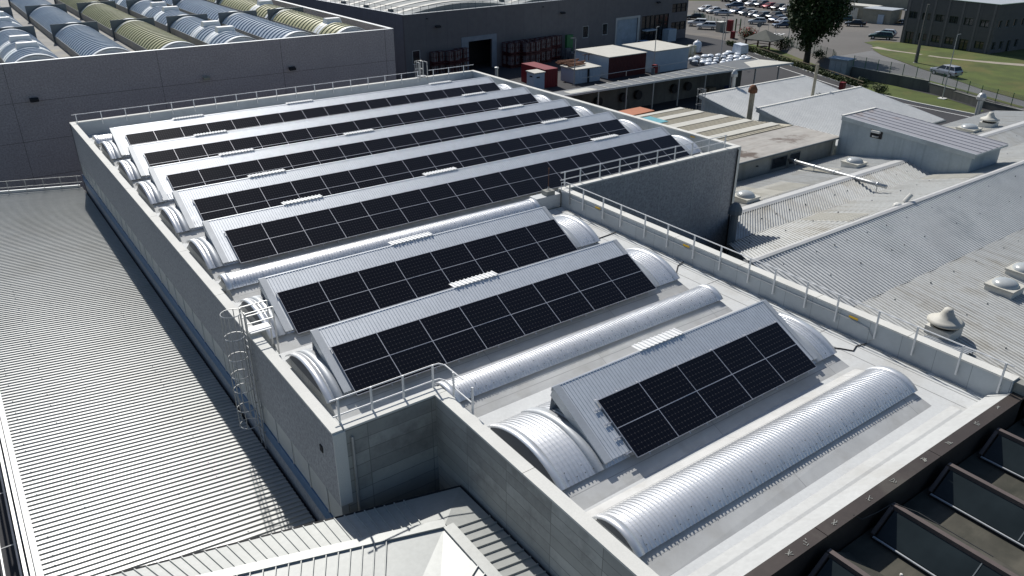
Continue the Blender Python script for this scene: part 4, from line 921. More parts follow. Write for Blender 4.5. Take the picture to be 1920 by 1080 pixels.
def cone_vent(label, x, y, s=1):
    z = zr_(y); t = thing('cone_ventilator', label, 'ventilator', (x, y, z), group='cone shaped roof ventilators')
    part('base', MB().box(x-.7*s, x+.7*s, y-.7*s, y+.7*s, z-.3, z+.55*s), M['coping'], t)
    part('throat', MB().lathe([(.62*s, .55*s), (.62*s, .80*s)], (x, y, z), 14), M['dark'], t)
    part('cowl', MB().lathe([(.60*s, .72*s), (.92*s, .80*s), (.95*s, .88*s), (.75*s, 1.0*s), (.45*s, 1.14*s), (.28*s, 1.45*s), (.22*s, 1.62*s), (.05, 1.66*s)], (x, y, z), 20), M['cream'], t, True)
cone_vent('large cone shaped roof ventilator beyond the near right parapet', 34.3, -2.9)
cone_vent('smaller cone shaped ventilator on the far right roof', 79.2, 16.4, .95)
t = thing('loose_sheet', 'ribbed offcut sheet leaning by the large cone ventilator', 'sheet', (32.6, -3.6, -6.3)); part('sheet', MB().corrquad((32.0, -2.2, -6.15), (33.3, -2.6, -6.15), (32.4, -4.6, -6.2), (33.8, -5.0, -6.2), .2, .08, .04), M['flash'], t)
t = thing('ridge_outlet', 'small white outlet pipe on the main ridge', 'vent pipe', (47, 7.1, -4.2)); part('pipe', MB().tube([(47.5, 7.4, -4.3), (47.9, 7.2, -3.75)], .16, 8).dome((46.4, 7.3, -4.3), .4, .3, .2, 8, 3), M['coping'], t)
t = thing('silver_duct', 'long silver pipe on thin legs crossing the right roof', 'pipe', (52, 16, -5.5))
pa, pb = Vector((52.6, 21.0, -5.35)), Vector((51.2, 10.9, -4.85)); dd = pb-pa
part('duct', MB().tube([pa+dd*k/6 for k in range(7)], .15, 10), M['galv'], t, True)
for k in range(5):
    q = pa+dd*(.08+.21*k); part('clamp', MB().tube([q-dd*.004, q+dd*.004], .2, 10), M['flash'], t)
    part('leg', MB().bar((q.x, q.y, zr_(q.y)), q, .05), M['galv'], t)
def stack(label, x, y, z0, z1, r, mat, cap=True, name='chimney_stack', r2=None):
    t = thing(name, label, 'chimney', (x, y, z0)); part('pipe', MB().tube([(x, y, z0), (x, y, z1)], r, 10, r2=r2), M[mat], t)
    if cap: part('cap', MB().lathe([(r*.9, 0), (r*1.75, .12), (r*1.75, .42), (r*1.1, .75), (r*.7, .85), (.02, .9)], (x, y, z1-.55), 10), M['galv' if mat == 'galv' else 'upstand' if mat == 'upstand' else 'rust'], t)
stack('tall dark stack with a flared top at the grey wall corner', 33.95, 11.75, -5.9, -3.15, .27, 'upstand', True)
stack('pale weathered chimney with a rusty hood before the saw-tooth roofs', 61.2, 32.4, -5.6, -2.0, .28, 'polewood', True)
stack('slim silver chimney behind the rear saw-tooth ridge', 67.7, 40.2, -6, -2.35, .22, 'galv', True)
stack('silver flue standing before the lawn at the far right roof edge', 90.4, 22.6, G, -4.7, .30, 'galv', True)
stack('plain timber pole rising from the rear saw-tooth roof', 74.6, 34.2, -5.2, -1.2, .17, 'polewood', False, 'timber_pole')

# grey penthouse block
K = thing('roof_block', 'blue-grey clad block with a sloping roof standing on the ribbed roofs', 'building', (62, 15, -6))
kx0, kx1 = 59.9, 64.9; ky0, ky1 = 8.9, 21.0; kz0, kz1 = -3.15, -2.45
part('cladding', MB().loft([(kx0, ky0, -6.3), (kx1-.1, ky0, -6.3), (kx1-.1, ky1, -6.3), (kx0, ky1, -6.3)], [(kx0, ky0, kz0-.15), (kx1-.1, ky0, kz0-.15), (kx1-.1, ky1, kz1-.15), (kx0, ky1, kz1-.15)]), M['bluegrey'], K)
part('roof', MB().corrquad((kx0-.1, ky1, kz1), (kx0-.1, ky0-.3, kz0), (kx1+.3, ky1, kz1+.02), (kx1+.3, ky0-.3, kz0+.02), 3., .02, .01) if False else MB().corrquad((kx0-.1, ky1, kz1), (kx1+.3, ky1, kz1), (kx0-.1, ky0-.3, kz0), (kx1+.3, ky0-.3, kz0), .95, .06, .05), worn('penthouse_roof', (.33, .33, .35), .6, .1, .06, .4, 4, dirt=(.24, .18, .15), dirtscale=.2, dirtlo=.6, dirthi=.7), K)
part('fascia', MB().bar((kx0-.12, ky1, kz1-.18), (kx0-.12, ky0-.3, kz0-.18), .06, .38).bar((kx0-.1, ky0-.32, kz0-.1), (kx1+.3, ky0-.32, kz0-.1), .06, .16), worn('pale_fascia', (.45, .49, .49), .6), K)
part('ridge_flashing', MB().bar((kx0-.1, ky1, kz1+.04), (kx1+.3, ky1, kz1+.04), .25, .08), M['coping'], K)
f = part('extractor_window', MB().box(kx0-.08, kx0-.002, 16.85, 17.95, -3.75, -3.0), M['dark'], K)
part('fan_hood', MB().box(kx0-.35, kx0-.085, 17.0, 17.8, -3.25, -3.05).lathe([(.3, 0), (.3, .06)], (kx0-.12, 17.4, -3.6), 10), M['coping'], f)
# annex with stained roof, striped roof behind it
A = thing('stained_annex', 'low concrete annex with a rust-stained grey roof', 'building', (52.5, 23.5, G))
part('wall', MB().box(44.2, 60.1, 21.35, 26.2, G, -4.68), M['concrete'], A)
part('roof', MB().box(44, 60.4, 21.0, 26.2, -4.66, -4.5), worn('stained_roof', (.38, .36, .325), .85, 0, .15, .6, 3, dirt=(.11, .082, .065), dirtscale=.22, dirtlo=.53, dirthi=.60, streak=((.25, 1.8, 1), (.20, .165, .14), .75)), A)
part('gutter', MB().bar((44, 20.98, -4.55), (60.5, 20.98, -4.55), .1, .14), M['upstand'], A)
for x0, x1 in ((50.6, 52.8), (53.1, 54.7)): w_ = part('window', MB().box(x0, x1, 21.30, 21.36, -6.05, -5.0), M['upstand'], A); part('pane', MB().box(x0+.08, x1-.08, 21.28, 21.299, -5.97, -5.08), M['glass'], w_)
part('downpipe', MB().tube([(52.95, 21.2, -4.6), (52.95, 21.2, -6.2)], .05), M['concrete'], A); part('downpipe', MB().tube([(59.5, 21.2, -4.6), (59.3, 21.2, -6.2)], .06), M['concrete'], A)
part('outlet', MB().lathe([(.13, 0), (.13, .04)], (48.6, 21.3, -5.35), 8), M['dark'], A)
Sx = thing('striped_roof_shed', 'low building with a cream roof striped by pale sheets', 'building', (52, 31, G))
part('wall', MB().prz([(44, 26.25), (60.2, 26.4), (58.6, 29.1), (56.6, 37.5), (44, 38.3)], G, -4.7), M['concrete'], Sx)
mb = MB(); part('roof', MB().prz([(43.9, 26.2), (60.35, 26.45), (58.75, 29.2), (56.75, 37.6), (43.9, 38.4)], -4.69, -4.5), worn('yellowed_roof', (.50, .455, .35), .7, 0, .12, .5, 4), Sx)
for k, (y0, y1, xr_) in enumerate([(27.2, 28.1, 59.3), (29.7, 30.5, 58.3), (32.2, 33.2, 57.7), (35.0, 35.9, 57.1), (37.3, 37.8, 56.6)]):
    part('pale_sheet', MB().box(44.2, xr_, y0, y1+.15, -4.46, -4.43), M['cream'], Sx)
mb = MB()
for y in [26.4+.3*k for k in range(38)]: mb.box(44, 58.6-.2*(y-29) if y > 29 else 59.2, y, y+.05, -4.5, -4.46)
part('ribs', mb, worn('yellowed_rib', (.40, .36, .27), .7), Sx)
part('turquoise_sheet', MB().box(48.6, 51.0, 34.3, 36.9, -4.46, -4.41), M['turq'], Sx)
# saw-tooth sheds
def sawtooth(label, x0, x1, yr, yl, zt, zb2):
    t = thing('sawtooth_shed', label, 'building', ((x0+x1)/2, (yr+yl)/2, G), group='sawtooth sheds')
    part('ribbed_roof', MB().corrquad((x0, yr, zt), (x1, yr, zt), (x0, yl, zb2), (x1+.4, yl, zb2), .3, .10, .05), M['greyroof'], t)
    part('wall', MB().prx([(yl+.3, G), (yr-.15, G), (yr-.15, zt-.15), (yl+.3, zb2-.15)], x0+.3, x1-.2), M['bluegrey'], t)
    part('ridge_cap', MB().bar((x0-.05, yr+.02, zt+.02), (x1+.05, yr+.02, zt+.02), .28, .12), M['coping'], t)
    for vb in (0, 1): part('verge_board', MB().bar((x0-.05, yr, zt-.14), (x0-.05, yl, zb2-.14), .1, .42) if vb == 0 else MB().bar((x1+.04, yr, zt-.06), (x1+.42, yl, zb2-.06), .06, .2), worn('verge_grey', (.40, .43, .43), .6), t)
    part('gutter', MB().bar((x0, yl-.12, zb2-.1), (x1+.45, yl-.12, zb2-.1), .22, .2), M['upstand'], t)
sawtooth('front sawtooth shed with a grey ribbed roof sloping to the camera', 61.3, 80.0, 31.65, 21.5, -4.0, -5.85)
sawtooth('rear sawtooth shed with a grey ribbed roof beside the dark loading yard', 61.3, 80.2, 39.5, 32.0, -4.0, -5.45)
cage_ladder('small caged ladder at the left gable of the rear sawtooth shed', 60.9, 38.6, G, -3.1, -1, .2, .4, hoops=[-7.5, -6.6, -5.7, -4.8, -3.9, -3.1])
t = thing('roof_ladder', 'short steel ladder lying on the rear sawtooth roof', 'ladder', (76, 34, -4.9)); mb = MB()
for k in (0, .5): mb.bar((75.5+k, 32.4, -5.25), (75.9+k, 34.6, -4.75), .06)
for k in range(7): mb.bar((75.5+.06*k, 32.5+.3*k, -5.2+.07*k), (76.0+.06*k, 32.5+.3*k, -5.2+.07*k), .04)
part('ladder', mb, M['upstand'], t)
tag(MB().box(103.0, 103.7, 48, 48.7, G, G+1.1).build('red_bin', M['red']), 'small red bin on the service road behind the sawtooth ridge', 'bin')

# ================================================================ fences, walls, trees, park
t = thing('retaining_wall', 'dark concrete retaining wall stepping down beside the road', 'wall', (112, 40, G))
for (p, q, zt2) in [((113.35, 53.3), (112.3, 40), -8.38), ((112.3, 40), (110.7, 35.2), -8.62), ((110.7, 35.2), (108.85, 30.8), -8.85), ((108.85, 30.8), (103.6, 10), -9.05), ((103.6, 10), (94, -60), -9.3)]:
    part('wall_panel', MB().bar((*p, (G+zt2)/2-.3), (*q, (G+zt2)/2-.3), .35, zt2-G+.6), M['retwall'], t)
    part('wall_cap', MB().bar((*p, zt2+.03), (*q, zt2+.03), .40, .06), M['concrete'], t)
def fence(label, pts, h, mat='mesh', gap=2.3, name='mesh_fence', base=None):
    t = thing(name, label, 'fence', (*pts[0][:2], pts[0][2])); mp = MB()
    for a, b in zip(pts, pts[1:]):
        a, b = Vector(a), Vector(b); n = max(1, round((b-a).length/gap))
        for k in range(n):
            p = a.lerp(b, k/n); part('post', MB().bar(p, p+Vector((0, 0, h+.05)), .07), M['polygreen' if mat == 'mesh' else 'wood'], t)
        up = Vector((0, 0, h)); mp.add([a+Vector((0, 0, .05)), b+Vector((0, 0, .05)), b+up, a+up], [(0, 1, 2, 3)]) if mat == 'mesh' else mp.bar(a+up, b+up, .08, .1).bar(a+up*.55, b+up*.55, .06, .08)
    part('mesh_panel' if mat == 'mesh' else 'rails', mp, M[mat], t)
fence('long green wire mesh fence on top of the retaining wall beside the road', [(113.35, 53.3, -8.35), (112.3, 40, -8.35), (110.7, 35.2, -8.6), (108.85, 30.8, -8.82), (103.6, 10, -9.02), (97, -40, -9.25)], 1.7)
fence('green wire mesh fence from the gazebo to the transformer cabin', [(129, 80, hh(80)), (124, 70.5, hh(70.5)), (118.5, 60.5, hh(60.5)), (113.9, 56.8, -8.7)], 1.7)
fence('row of slim dark fence posts along the car park edge', [(147.9, 119, -9.96), (139.6, 103.4, -9.96), (136.5, 97, -9.9)], 1.7, gap=2.0)
fence('low timber rail fence along the hedge of the service road', [(119.6, 77.5, G), (113.6, 63.6, G), (109.8, 54, G), (106.6, 47, G)], 1.0, 'wood', 2.6, 'rail_fence')
def leafy(name, label, cat, c, rx, ry, rz, n, size, mat, group=None, trunk=None, clumps=None, lo=.4):
    t = thing(name, label, cat, (c[0], c[1], c[2]-rz), group=group)
    part('crown', MB().leaves(c, rx, ry, rz, n, size, lo, clumps), M[mat], t)
    if trunk: part('trunk', trunk, M['bark'], t)
    return t
random.seed(77)
bx_, by_ = 117.2, 64.6
tk = MB().tube([(bx_, by_, G-.1), (bx_+.05, by_, -8.2), (bx_, by_+.1, -5.5), (bx_+.1, by_, -1.5), (bx_, by_, 3)], .62, 10, r2=.2)
for k in range(9):
    a = k*2.4; z = -6.3+.75*k; tk.tube([(bx_, by_, z), (bx_+1.6*math.cos(a), by_+1.6*math.sin(a), z+.9), (bx_+3.4*math.cos(a), by_+3.4*math.sin(a), z+2.1)], .2, 6, r2=.05)
leafy('broad_tree', 'large dark broadleaf tree on the lower lawn behind the gazebo', 'tree', (bx_+.2, by_, -.2), 5.1, 5.1, 6.9, 14000, .27, 'leaf', None, tk, 60)
for i, (p, q) in enumerate([((122.6, 86.8), (119.2, 77.4)), ((119.2, 77.4), (115.9, 69.8)), ((115.9, 69.8), (112.9, 62.4)), ((112.9, 62.4), (109.2, 53.6)), ((109.2, 53.6), (107.2, 49))]):
    mb = MB(); n = 420
    for k in range(n):
        f = random.random(); mb.leaves((p[0]+(q[0]-p[0])*f+random.uniform(-.5, .5), p[1]+(q[1]-p[1])*f+random.uniform(-.5, .5), G+random.uniform(.1, .75)), .3, .3, .2, 3, .16)
    t = thing('hedge', 'low hedge stretch %s counting from the gate along the service road' % ordinal(i), 'hedge', ((p[0]+q[0])/2, (p[1]+q[1])/2, G), group='low hedge beside the service road'); part('foliage', mb, M['leaf2'], t)
t = leafy('flowering_bush', 'red flowering bush behind the gazebo near the gate', 'bush', (130.0, 87.8, -8.7), 2.0, 2.0, 1.25, 700, .17, 'leaf2')
mb = MB(); mb.leaves((130.0, 87.8, -8.3), 2.0, 2.0, 1.0, 160, .16, .85); part('flowers', mb, M['flower'], t)
leafy('bush', 'dark round bush at the right side of the gazebo', 'bush', (126.2, 76.2, -8.6), 1.7, 2.2, 1.2, 650, .18, 'leaf')
leafy('bush', 'small dark bush by the front left corner of the gazebo', 'bush', (119.2, 80.5, -9.3), 1.0, 1.0, .7, 250, .15, 'leaf2')
leafy('bush', 'dry pale shrub at the shaded end of the lower lawn', 'bush', (105.6, 43.6, -9.3), 1.4, 1.2, .8, 420, .15, 'leaf2')
leafy('bush', 'low dark bush between transformer cabin and lower lawn kerb', 'bush', (108, 48.5, -9.4), 1.6, 1.6, .7, 420, .16, 'leaf')
leafy('bush', 'leafy bush at the foot of the large tree', 'bush', (119.2, 63.6, -8.4), 1.4, 1.2, .8, 350, .16, 'leaf')
# gazebo
t = thing('gazebo', 'timber gazebo with a grey pyramid roof beside the gate lawn', 'gazebo', (122.4, 78, G)); gx_, gy_ = 122.4, 78.0
c4 = [(gx_-3.2, gy_+2.2), (gx_-2.2, gy_-3.2), (gx_+3.2, gy_-2.2), (gx_+2.2, gy_+3.2)]
mb = MB(); ap = Vector((gx_, gy_, -6.15))
lo_ = [Vector((x, y, -7.75)) for x, y in c4]
mb.add([*lo_, ap, *[p-Vector((0, 0, .15)) for p in lo_]], [(0, 1, 4), (1, 2, 4), (2, 3, 4), (3, 0, 4), (0, 5, 6, 1), (1, 6, 7, 2), (2, 7, 8, 3), (3, 8, 5, 0), (8, 7, 6, 5)])
part('roof', mb, M['shingle'], t)
for x, y in c4: part('post', MB().box(gx_+(x-gx_)*.88-.12, gx_+(x-gx_)*.88+.12, gy_+(y-gy_)*.88-.12, gy_+(y-gy_)*.88+.12, G, -7.8), M['darkwood'], t)
mb = MB()
for (a, b) in ((c4[0], c4[1]), (c4[2], c4[3]), (c4[3], c4[0])): mb.bar((gx_+(a[0]-gx_)*.88, gy_+(a[1]-gy_)*.88, -9.1), (gx_+(b[0]-gx_)*.88, gy_+(b[1]-gy_)*.88, -9.1), .08, .12)
part('balustrade', mb, M['darkwood'], t)
t = thing('picnic_table', 'dark timber table under the gazebo roof', 'table', (gx_, gy_, G)); part('table_top', MB().box(gx_-1, gx_+1, gy_-.5, gy_+.5, G+.72, G+.78), M['wood'], t)
for sx in (-.7, .7): part('leg', MB().bar((gx_+sx, gy_-.35, G), (gx_+sx, gy_+.35, G+.72), .08).bar((gx_+sx, gy_+.35, G), (gx_+sx, gy_-.35, G+.72), .08), M['wood'], t)
# transformer cabin
t = thing('transformer_cabin', 'grey metal transformer cabin with a bluish roof at the lawn end', 'cabin', (112.7, 55, G))
part('body', MB().prz([(113.6, 57.0), (111.5, 56.4), (111.9, 53.4), (114, 53.6)], G, -7.35), M['bluewhite'] if False else worn('cabin_grey', (.27, .29, .29), .7), t)
part('roof', MB().prz([(113.8, 57.2), (111.3, 56.6), (111.7, 53.2), (114.2, 53.4)], -7.35, -7.2), plain('bluish_roof', (.22, .30, .38), .5), t)
for k in range(3): part('door', MB().bar((111.46+.13*k, 56.2-.95*k, -8.75), (111.46+.13*(k+.9), 56.2-.95*(k+.9), -8.75), .03, 2.2), plain('cabin_door', (.30, .33, .34), .6), t)
# poles and lamps
def lamp(label, x, y, z0, z1, arm=None, base=False):
    t = thing('street_lamp', label, 'lamp post', (x, y, z0)); part('pole', MB().tube([(x, y, z0), (x, y, z1)], .09, 8, r2=.05), M['galv'], t)
    a = arm or (.5, -.2); part('lamp_head', MB().bar((x, y, z1), (x+a[0], y+a[1], z1+.05), .16, .12), M['upstand'], t)
    if base: part('base_block', MB().box(x-.5, x+.5, y-.5, y+.5, z0, z0+.12), M['coping'], t)
lamp('tall grey lamp post on a concrete pad on the lower lawn', 109.6, 36.2, G, -1.1, base=True)
lamp('lamp post by the gate behind the gazebo hedge', 124.9, 89.5, hh(89.5), -4.6, (1.2, -.4))
lamp('lamp post at the right of the gazebo beside the mesh fence', 127.6, 76.4, hh(76.4), -4.9)
lamp('slim lamp post between red container and open shed', 72.0, 73.9, G, -3.0, (-.8, .2))
lamp('slim lamp post between the red and white workshops', 88.4, 73.3, G, -2.6, (.6, .1))
lamp('slim lamp post among the white wrapped bags', 104.6, 73.2, G, -2.2, (-.6, .2))
t = thing('utility_pole', 'thick dark concrete pole on the grass before the office', 'pole', (126, 49.8, -8.6)); part('shaft', MB().tube([(126, 49.8, -8.7), (126, 49.8, .7)], .30, 8, r2=.2), M['retwall'], t); part('footing', MB().lathe([(.5, 0), (.4, .12)], (126, 49.8, -8.6), 8), M['concrete'], t)
t = thing('road_sign', 'round sign seen from its dark back above the gazebo', 'sign', (136, 89.9, hh(89.9))); part('post', MB().tube([(136, 89.9, -9.8), (136, 89.9, -7.2)], .05), M['galv'], t); part('disc', MB().tube([(136.02, 89.95, -7.6), (136.06, 90.0, -7.6)], .52, 16), M['upstand'], t)
t = thing('direction_board', 'wide brown board sign on two posts by the crossing', 'sign', (140.5, 90, hh(90)))
for s_ in (0, 1): part('post', MB().tube([(139.9+s_*.9, 90.5-s_*1.3, -9.8), (139.9+s_*.9, 90.5-s_*1.3, -7.2)], .05), M['galv'], t)
part('board', MB().bar((139.7, 90.8, -7.35), (141, 88.9, -7.35), .06, .45), M['darkwood'], t)
t = thing('parking_sign', 'small square sign on a slim post in the car park lane', 'sign', (147.5, 103, hh(103))); part('post', MB().tube([(147.5, 103, -10), (147.5, 103, -7.4)], .04), M['galv'], t); part('plate', MB().bar((147.1, 103.5, -7.5), (147.9, 102.5, -7.5), .05, .7), M['upstand'], t)
t = thing('meter_cabinet', 'grey meter cabinet beside the red cabinet at the gate', 'cabinet', (134.4, 98.9, hh(98.9))); part('body', MB().box(133.7, 135.4, 98.4, 99.6, -10, -7.9), M['concrete'], t); part('lid', MB().box(133.6, 135.5, 98.3, 99.7, -7.9, -7.8), M['coping'], t)
t = thing('red_cabinet', 'tall red cabinet at the gate', 'cabinet', (137, 98.6, hh(98.6))); part('body', MB().box(136.5, 137.5, 98, 99, -10, -7.6), M['red'], t); part('frame', MB().box(137.7, 137.85, 97.4, 97.55, -10, -7.3).box(138.3, 138.45, 96.7, 96.85, -10, -7.6).box(137.7, 138.4, 97, 97.1, -8.6, -8.5), M['red'], t)
t = thing('hydrant_post', 'dark red hydrant cabinet by the flowering bush', 'hydrant', (128.1, 90.2, hh(90))); part('body', MB().box(127.7, 128.5, 89.9, 90.5, -9.9, -8.3), M['red'], t); part('foot', MB().box(127.9, 128.3, 90, 90.4, -10, -9.0), M['rust'], t)
for k in range(2):
    tag(MB().tube([(135.3+.9*k, 95.6-.5*k, -9.95), (135.3+.9*k, 95.6-.5*k, -6.9)], .11, 8).build('gate_post', M['polygreen']), ('left' if k == 0 else 'right')+' one of two tall green gate posts by the red cabinet', 'gate post')
# office building with two rows of windows
ang = math.atan2(46.97-64.46, 144.75-146.42); OF = thing('office_building', 'two-storey grey office building with rows of square windows', 'building', (146.42, 64.46, -9.2), ang)
def of(name, mb, mat, parent=OF): return mb.build(name, mat, parent)
OL, OT, OD = 17.57, 8.85, 26
up_ = [(c-.85, c+.85, 4.95, 6.2) for c in (1.6, 4.3, 7.0, 9.75, 12.6, 15.5)]
lo2 = [(c-.85, c+.85, (.35 if k in (0, 4) else 1.25), 2.55) for k, c in enumerate((1.7, 4.4, 7.1, 9.8, 12.6, 15.5))]
side_up = [(c-.55, c+.55, 4.95, 6.2) for c in (1.3, 3.6, 5.9, 8.3)]; side_lo = [(c-.55, c+.55, (.3 if k == 2 else 1.2), 2.6) for k, c in enumerate((1.0, 3.3, 5.6, 8.0))]
def wallwith(ops, L, along):
    mb = MB(); cuts = sorted(set([0, L]+[a for o in ops for a in o[:2]]))
    def bx(a, b, z0, z1):
        if z1-z0 < .01: return
        mb.box(a, b, 0, .35, z0, z1) if along == 'x' else mb.box(OL-.35, OL, a, b, z0, z1)
    for a, b in zip(cuts, cuts[1:]):
        c = (a+b)/2; z = 0
        for p, q in sorted([(o[2], o[3]) for o in ops if o[0] < c < o[1]]): bx(a, b, z, p); z = q
        bx(a, b, z, OT)
    return mb
of('wall', wallwith(up_+lo2, OL-.36, 'x'), M['officewall'])
of('side_wall', wallwith(side_up+side_lo, OD, 'y'), M['officewall'])
of('pilaster', MB().box(OL-.355, OL+.004, -.004, -.001, 0, OT), M['officewall'])
of('side_wall', MB().box(0, .35, .36, OD, 0, OT), M['officewall'])
mb = MB()
for x in (.5, 3.0, 5.7, 8.4, 11.2, 14.0, 16.9): mb.box(x-.18, x+.18, -.06, -.002, 0, OT)
of('pilaster', mb, M['jwall'])
of('roof', MB().box(.35, OL-.35, .36, OD, OT-.5, OT-.25), M['flash'])
of('coping', MB().box(-.08, OL+.08, -.1, .38, OT+.002, OT+.1).box(OL-.38, OL+.08, .39, OD, OT+.002, OT+.1), plain('green_coping', (.10, .15, .12), .6))
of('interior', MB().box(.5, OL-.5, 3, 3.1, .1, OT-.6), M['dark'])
for (a, b, z0, z1) in up_+lo2:
    w_ = of('window', MB().box(a, a+.1, .08, .2, z0, z1).box(b-.1, b, .08, .2, z0, z1).box((a+b)/2-.05, (a+b)/2+.05, .08, .2, z0, z1).box(a, b, .09, .19, z1-.1, z1).box(a, b, .09, .19, z0, z0+.1), plain('dark_green_frame', (.03, .045, .035), .6))
    of('pane', MB().box(a, b, .21, .25, z0, z1), M['winglass'], w_)
for (a, b, z0, z1) in side_up+side_lo:
    w_ = of('window', MB().box(OL-.2, OL-.08, a, a+.1, z0, z1).box(OL-.2, OL-.08, b-.1, b, z0, z1).box(OL-.19, OL-.09, a, b, z0, z0+.1), M['upstand']); of('pane', MB().box(OL-.25, OL-.21, a, b, z0, z1), M['winglass'], w_)
# low sheds and far wall beyond the tree
def lowshed(label, pts, z1, wall, roof, z0=-10):
    c = pts[0]; t = thing('garage_shed', label, 'shed', (*c, z0)); part('wall', MB().prz(pts, z0, z1), M[wall], t)
    cx, cy = sum(p[0] for p in pts)/len(pts), sum(p[1] for p in pts)/len(pts)
    part('roof', MB().prz([(cx+(x-cx)*1.06, cy+(y-cy)*1.06) for x, y in pts], z1, z1+.15), M[roof], t); return t
t = lowshed('cream garage shed behind the parked cars right of the tree', [(178, 98), (178.5, 90.6), (183, 90.9), (182.5, 98.3)], -6.9, 'shed', 'cream')
part('door', MB().box(177.9, 178.2, 93.8, 96.6, -9.9, -7.4), M['cream'], t)
t = lowshed('grey-green garage shed with a pale door beyond the tree', [(171.8, 88.6), (172.6, 82.2), (178, 82.7), (177.2, 89)], -6.5, 'shed', 'flash')
part('door', MB().box(172.1, 172.5, 83.6, 85.0, -9.8, -7.5), M['bluewhite'], t)
lowshed('low beige shed beside the office corner', [(177.6, 81.8), (178.4, 75.5), (184, 76), (183.2, 82.3)], -6.7, 'shed', 'flash')
t = thing('far_hall', 'long pale hall in the far distance beyond the garages', 'building', (215, 105, G)); part('wall', MB().prz([(203, 128), (210, 70), (240, 74), (233, 132)], G, -4.5), M['shed'], t); part('roof', MB().prz([(202.5, 128.5), (209.6, 69.5), (240.5, 73.5), (233.4, 132.5)], -4.5, -4.2), M['flash'], t)
fence('pale panel fence between the garages and the office', [(184, 76.5, -9.5), (168, 66.5, -9.2)], 1.6, gap=1.5, name='panel_fence')

# ================================================================ vehicles
def car_proto(kind):
    t = thing('parked_car', 'car', 'car'); L, Wd, H = dict(hatch=(4.1, 1.75, 1.48), wagon=(4.6, 1.8, 1.5), suv=(4.5, 1.85, 1.68), sedan=(4.5, 1.78, 1.44))[kind]; w = Wd/2
    prof = dict(hatch=[(-2.02, .35), (-2.05, .75), (-1.98, .98), (1.0, .98), (1.85, .80), (2.03, .62), (2.03, .32)],
                wagon=[(-2.25, .35), (-2.3, .8), (-2.2, 1.0), (1.0, .98), (2.05, .82), (2.28, .62), (2.28, .32)],
                suv=[(-2.2, .40), (-2.25, .85), (-2.15, 1.1), (1.05, 1.10), (2.0, .98), (2.22, .78), (2.22, .38)],
                sedan=[(-2.2, .35), (-2.25, .75), (-2.15, .95), (.95, .95), (1.95, .80), (2.22, .60), (2.22, .32)])[kind]
    a = [(x, -w*.96, z) for x, z in prof]; b = [(x, -w*.78 if z > .9 else -w*.9, z+.03) for x, z in prof]
    mb = MB(); rows = [[(x, s_*w*(1 if .4 < z < .9 else .93), z) for x, z in prof] for s_ in (-1, 1)]
    mb.loft(rows[0], rows[1]); body = mb.build('body', CAR['white'], t)
    zb = prof[2][1]-.01; r0 = dict(hatch=(-1.95, 1.05, -1.45, .25), wagon=(-2.2, 1.05, -1.85, .25), suv=(-2.1, 1.05, -1.75, .25), sedan=(-1.6, 1.0, -.95, .2))[kind]
    lo_ = [(r0[0], -w*.90, zb), (r0[1], -w*.90, zb), (r0[1], w*.90, zb), (r0[0], w*.90, zb)]; hi = [(r0[2], -w*.70, H-.05), (r0[3], -w*.70, H-.05), (r0[3], w*.70, H-.05), (r0[2], w*.70, H-.05)]
    MB().loft(lo_, hi).build('windows', M['glass'], t)
    roof = MB().loft([(r0[2]-.04, -w*.72, H-.06), (r0[3]+.06, -w*.72, H-.06), (r0[3]+.06, w*.72, H-.06), (r0[2]-.04, w*.72, H-.06)], [(r0[2]+.1, -w*.6, H), (r0[3]-.1, -w*.6, H), (r0[3]-.1, w*.6, H), (r0[2]+.1, w*.6, H)])
    for s_ in (-1, 1):      # pillars
        for p, q in ((lo_[0 if s_ < 0 else 3], hi[0 if s_ < 0 else 3]), (lo_[1 if s_ < 0 else 2], hi[1 if s_ < 0 else 2])): roof.bar(Vector(p), Vector(q), .09, .07)
        roof.bar((-.45, s_*w*.91, zb), (-.45, s_*w*.71, H-.05), .08, .05)
    roof.build('roof', CAR['white'], t)
    wx = L*.305
    for x in (-wx, wx):
        for s_ in (-1, 1):
            wh = MB().tube([(x, s_*(w-.2), .33), (x, s_*(w+.01), .33)], .33, 14).build('wheel', M['tyre'], t); MB().tube([(x, s_*(w+.0), .33), (x, s_*(w+.02), .33)], .19, 10).build('rim', M['frame'], wh)
    fx_ = prof[-2][0]
    for s_ in (-1, 1):
        MB().box(fx_-.18, fx_+.015, s_*w*.72-.2, s_*w*.72+.2, prof[-2][1]-.02, prof[-2][1]+.14).build('headlight', M['plastic'], t)
        MB().box(-L/2+.02-.06, -L/2+.12, s_*w*.75-.14, s_*w*.75+.14, .72, .9).build('tail_light', M['red'], t)
        MB().box(.7, .9, s_*(w+.02), s_*(w+.18), .98, 1.1).build('wing_mirror', M['upstand'], t)
    MB().box(fx_-.03, fx_+.02, -.45, .45, .36, .56).build('grille', M['dark'], t)
    return t
protos = {k: car_proto(k) for k in ('hatch', 'wagon', 'suv', 'sedan')}; used_p = set()
def car(kind, colour, x, y, deg, label, group='cars in the car park', z=None):
    o = protos[kind] if kind not in used_p else copy_tree(protos[kind]); used_p.add(kind)
    for ch in o.children:
        if ch.name.split('.')[0] in ('body', 'roof'):
            ch.data = ch.data.copy(); ch.data.materials[0] = CAR[colour]
    o.location = (x, y, (hh(y) if z is None else z)+.01); o.rotation_euler = (0, 0, R(deg)); tag(o, label, None, group)
    return o
W_ = 176
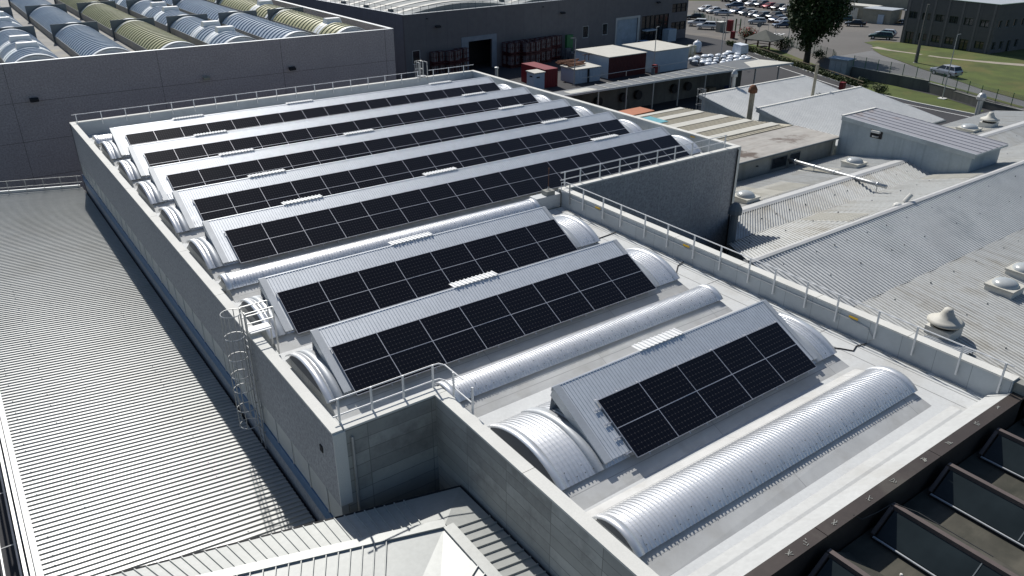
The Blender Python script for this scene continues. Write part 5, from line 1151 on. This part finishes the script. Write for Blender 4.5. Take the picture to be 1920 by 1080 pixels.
CL = [('hatch', 'white', 160.2, 126.2, W_, 'white hatchback at the left end of the front car row'), ('hatch', 'white', 158.8, 122.4, W_, 'second white hatchback from the left in the front car row'),
      ('sedan', 'silver', 157.6, 118.2, 128, 'silver-white saloon parked at an angle, third from left'), ('wagon', 'blue', 164.0, 118.6, W_, 'dark blue estate car behind the angled silver saloon'),
      ('wagon', 'grey', 162.9, 114.9, W_, 'dark grey estate car right of the angled silver saloon'), ('sedan', 'white', 161.4, 111.9, W_, 'white saloon in the middle of the front car row'),
      ('wagon', 'grey', 161.2, 108.9, W_, 'dark grey estate car just right of the white middle saloon'), ('hatch', 'silver', 151.4, 102.5, 128, 'lone silver hatchback parked side-on ahead of the row'),
      ('suv', 'black', 162.0, 105.9, W_, 'large black off-road car in the front row near the tree'), ('wagon', 'blue', 158.6, 102.3, W_, 'dark blue estate car third from the tree'),
      ('hatch', 'silver', 155.9, 98.8, W_, 'silver-blue hatchback second from the tree'), ('sedan', 'blue', 150.6, 94.8, 150, 'dark blue saloon half hidden by the tree crown'),
      ('wagon', 'blue', 172.6, 127.0, 140, 'dark estate car with a bright nose standing behind the front row'), ('wagon', 'black', 183.6, 138.6, W_, 'black car farthest left in the back row'),
      ('suv', 'black', 183.2, 135.3, W_, 'black off-road car second in the back row'), ('suv', 'black', 182.6, 132.0, W_, 'black off-road car third in the back row'),
      ('hatch', 'white', 180.2, 127.4, W_, 'white hatchback in the back row'), ('suv', 'grey', 180.4, 124.2, W_, 'dark grey off-road car beside the red car'),
      ('hatch', 'red', 179.4, 120.8, W_, 'red hatchback in the back row'), ('suv', 'black', 177.6, 116.6, W_, 'black off-road car right of the red car'),
      ('suv', 'silver', 176.8, 113.2, W_, 'silver off-road car in the back row next to the tree'), ('wagon', 'black', 145.4, 116.2, 128, 'dark car half hidden by the factory corner'),
      ('suv', 'white', 137.4, 108.2, 128, 'white off-road car behind the nearer white one at the gate'), ('suv', 'white', 135.3, 103.6, 128, 'white off-road car nearest the gate posts'),
      ('wagon', 'green', 169.8, 92.4, 118, 'dark green car in the shade by the cream garage'), ('sedan', 'black', 164.2, 85.4, 118, 'black saloon in front of the grey-green garage'),
      ('sedan', 'black', 177.0, 80.0, 118, 'black car in the shade beside the office end'), ('wagon', 'green', 148.4, 69.6, 112, 'very dark green estate car at the office corner'),
      ('hatch', 'silver', 152.6, 71.2, 112, 'silver-blue car partly behind the dark green estate')]
for a in CL: car(*a[:5], a[5])
o = car('suv', 'silver', 119.2, 41.2, 78, 'silver off-road car driving along the road behind the mesh fence', 'cars on the roads'); 
car('hatch', 'paleblue', 104.6, 92.8, JA*57.3+180, 'pale blue car before the factory roller door', 'cars on the roads', G)
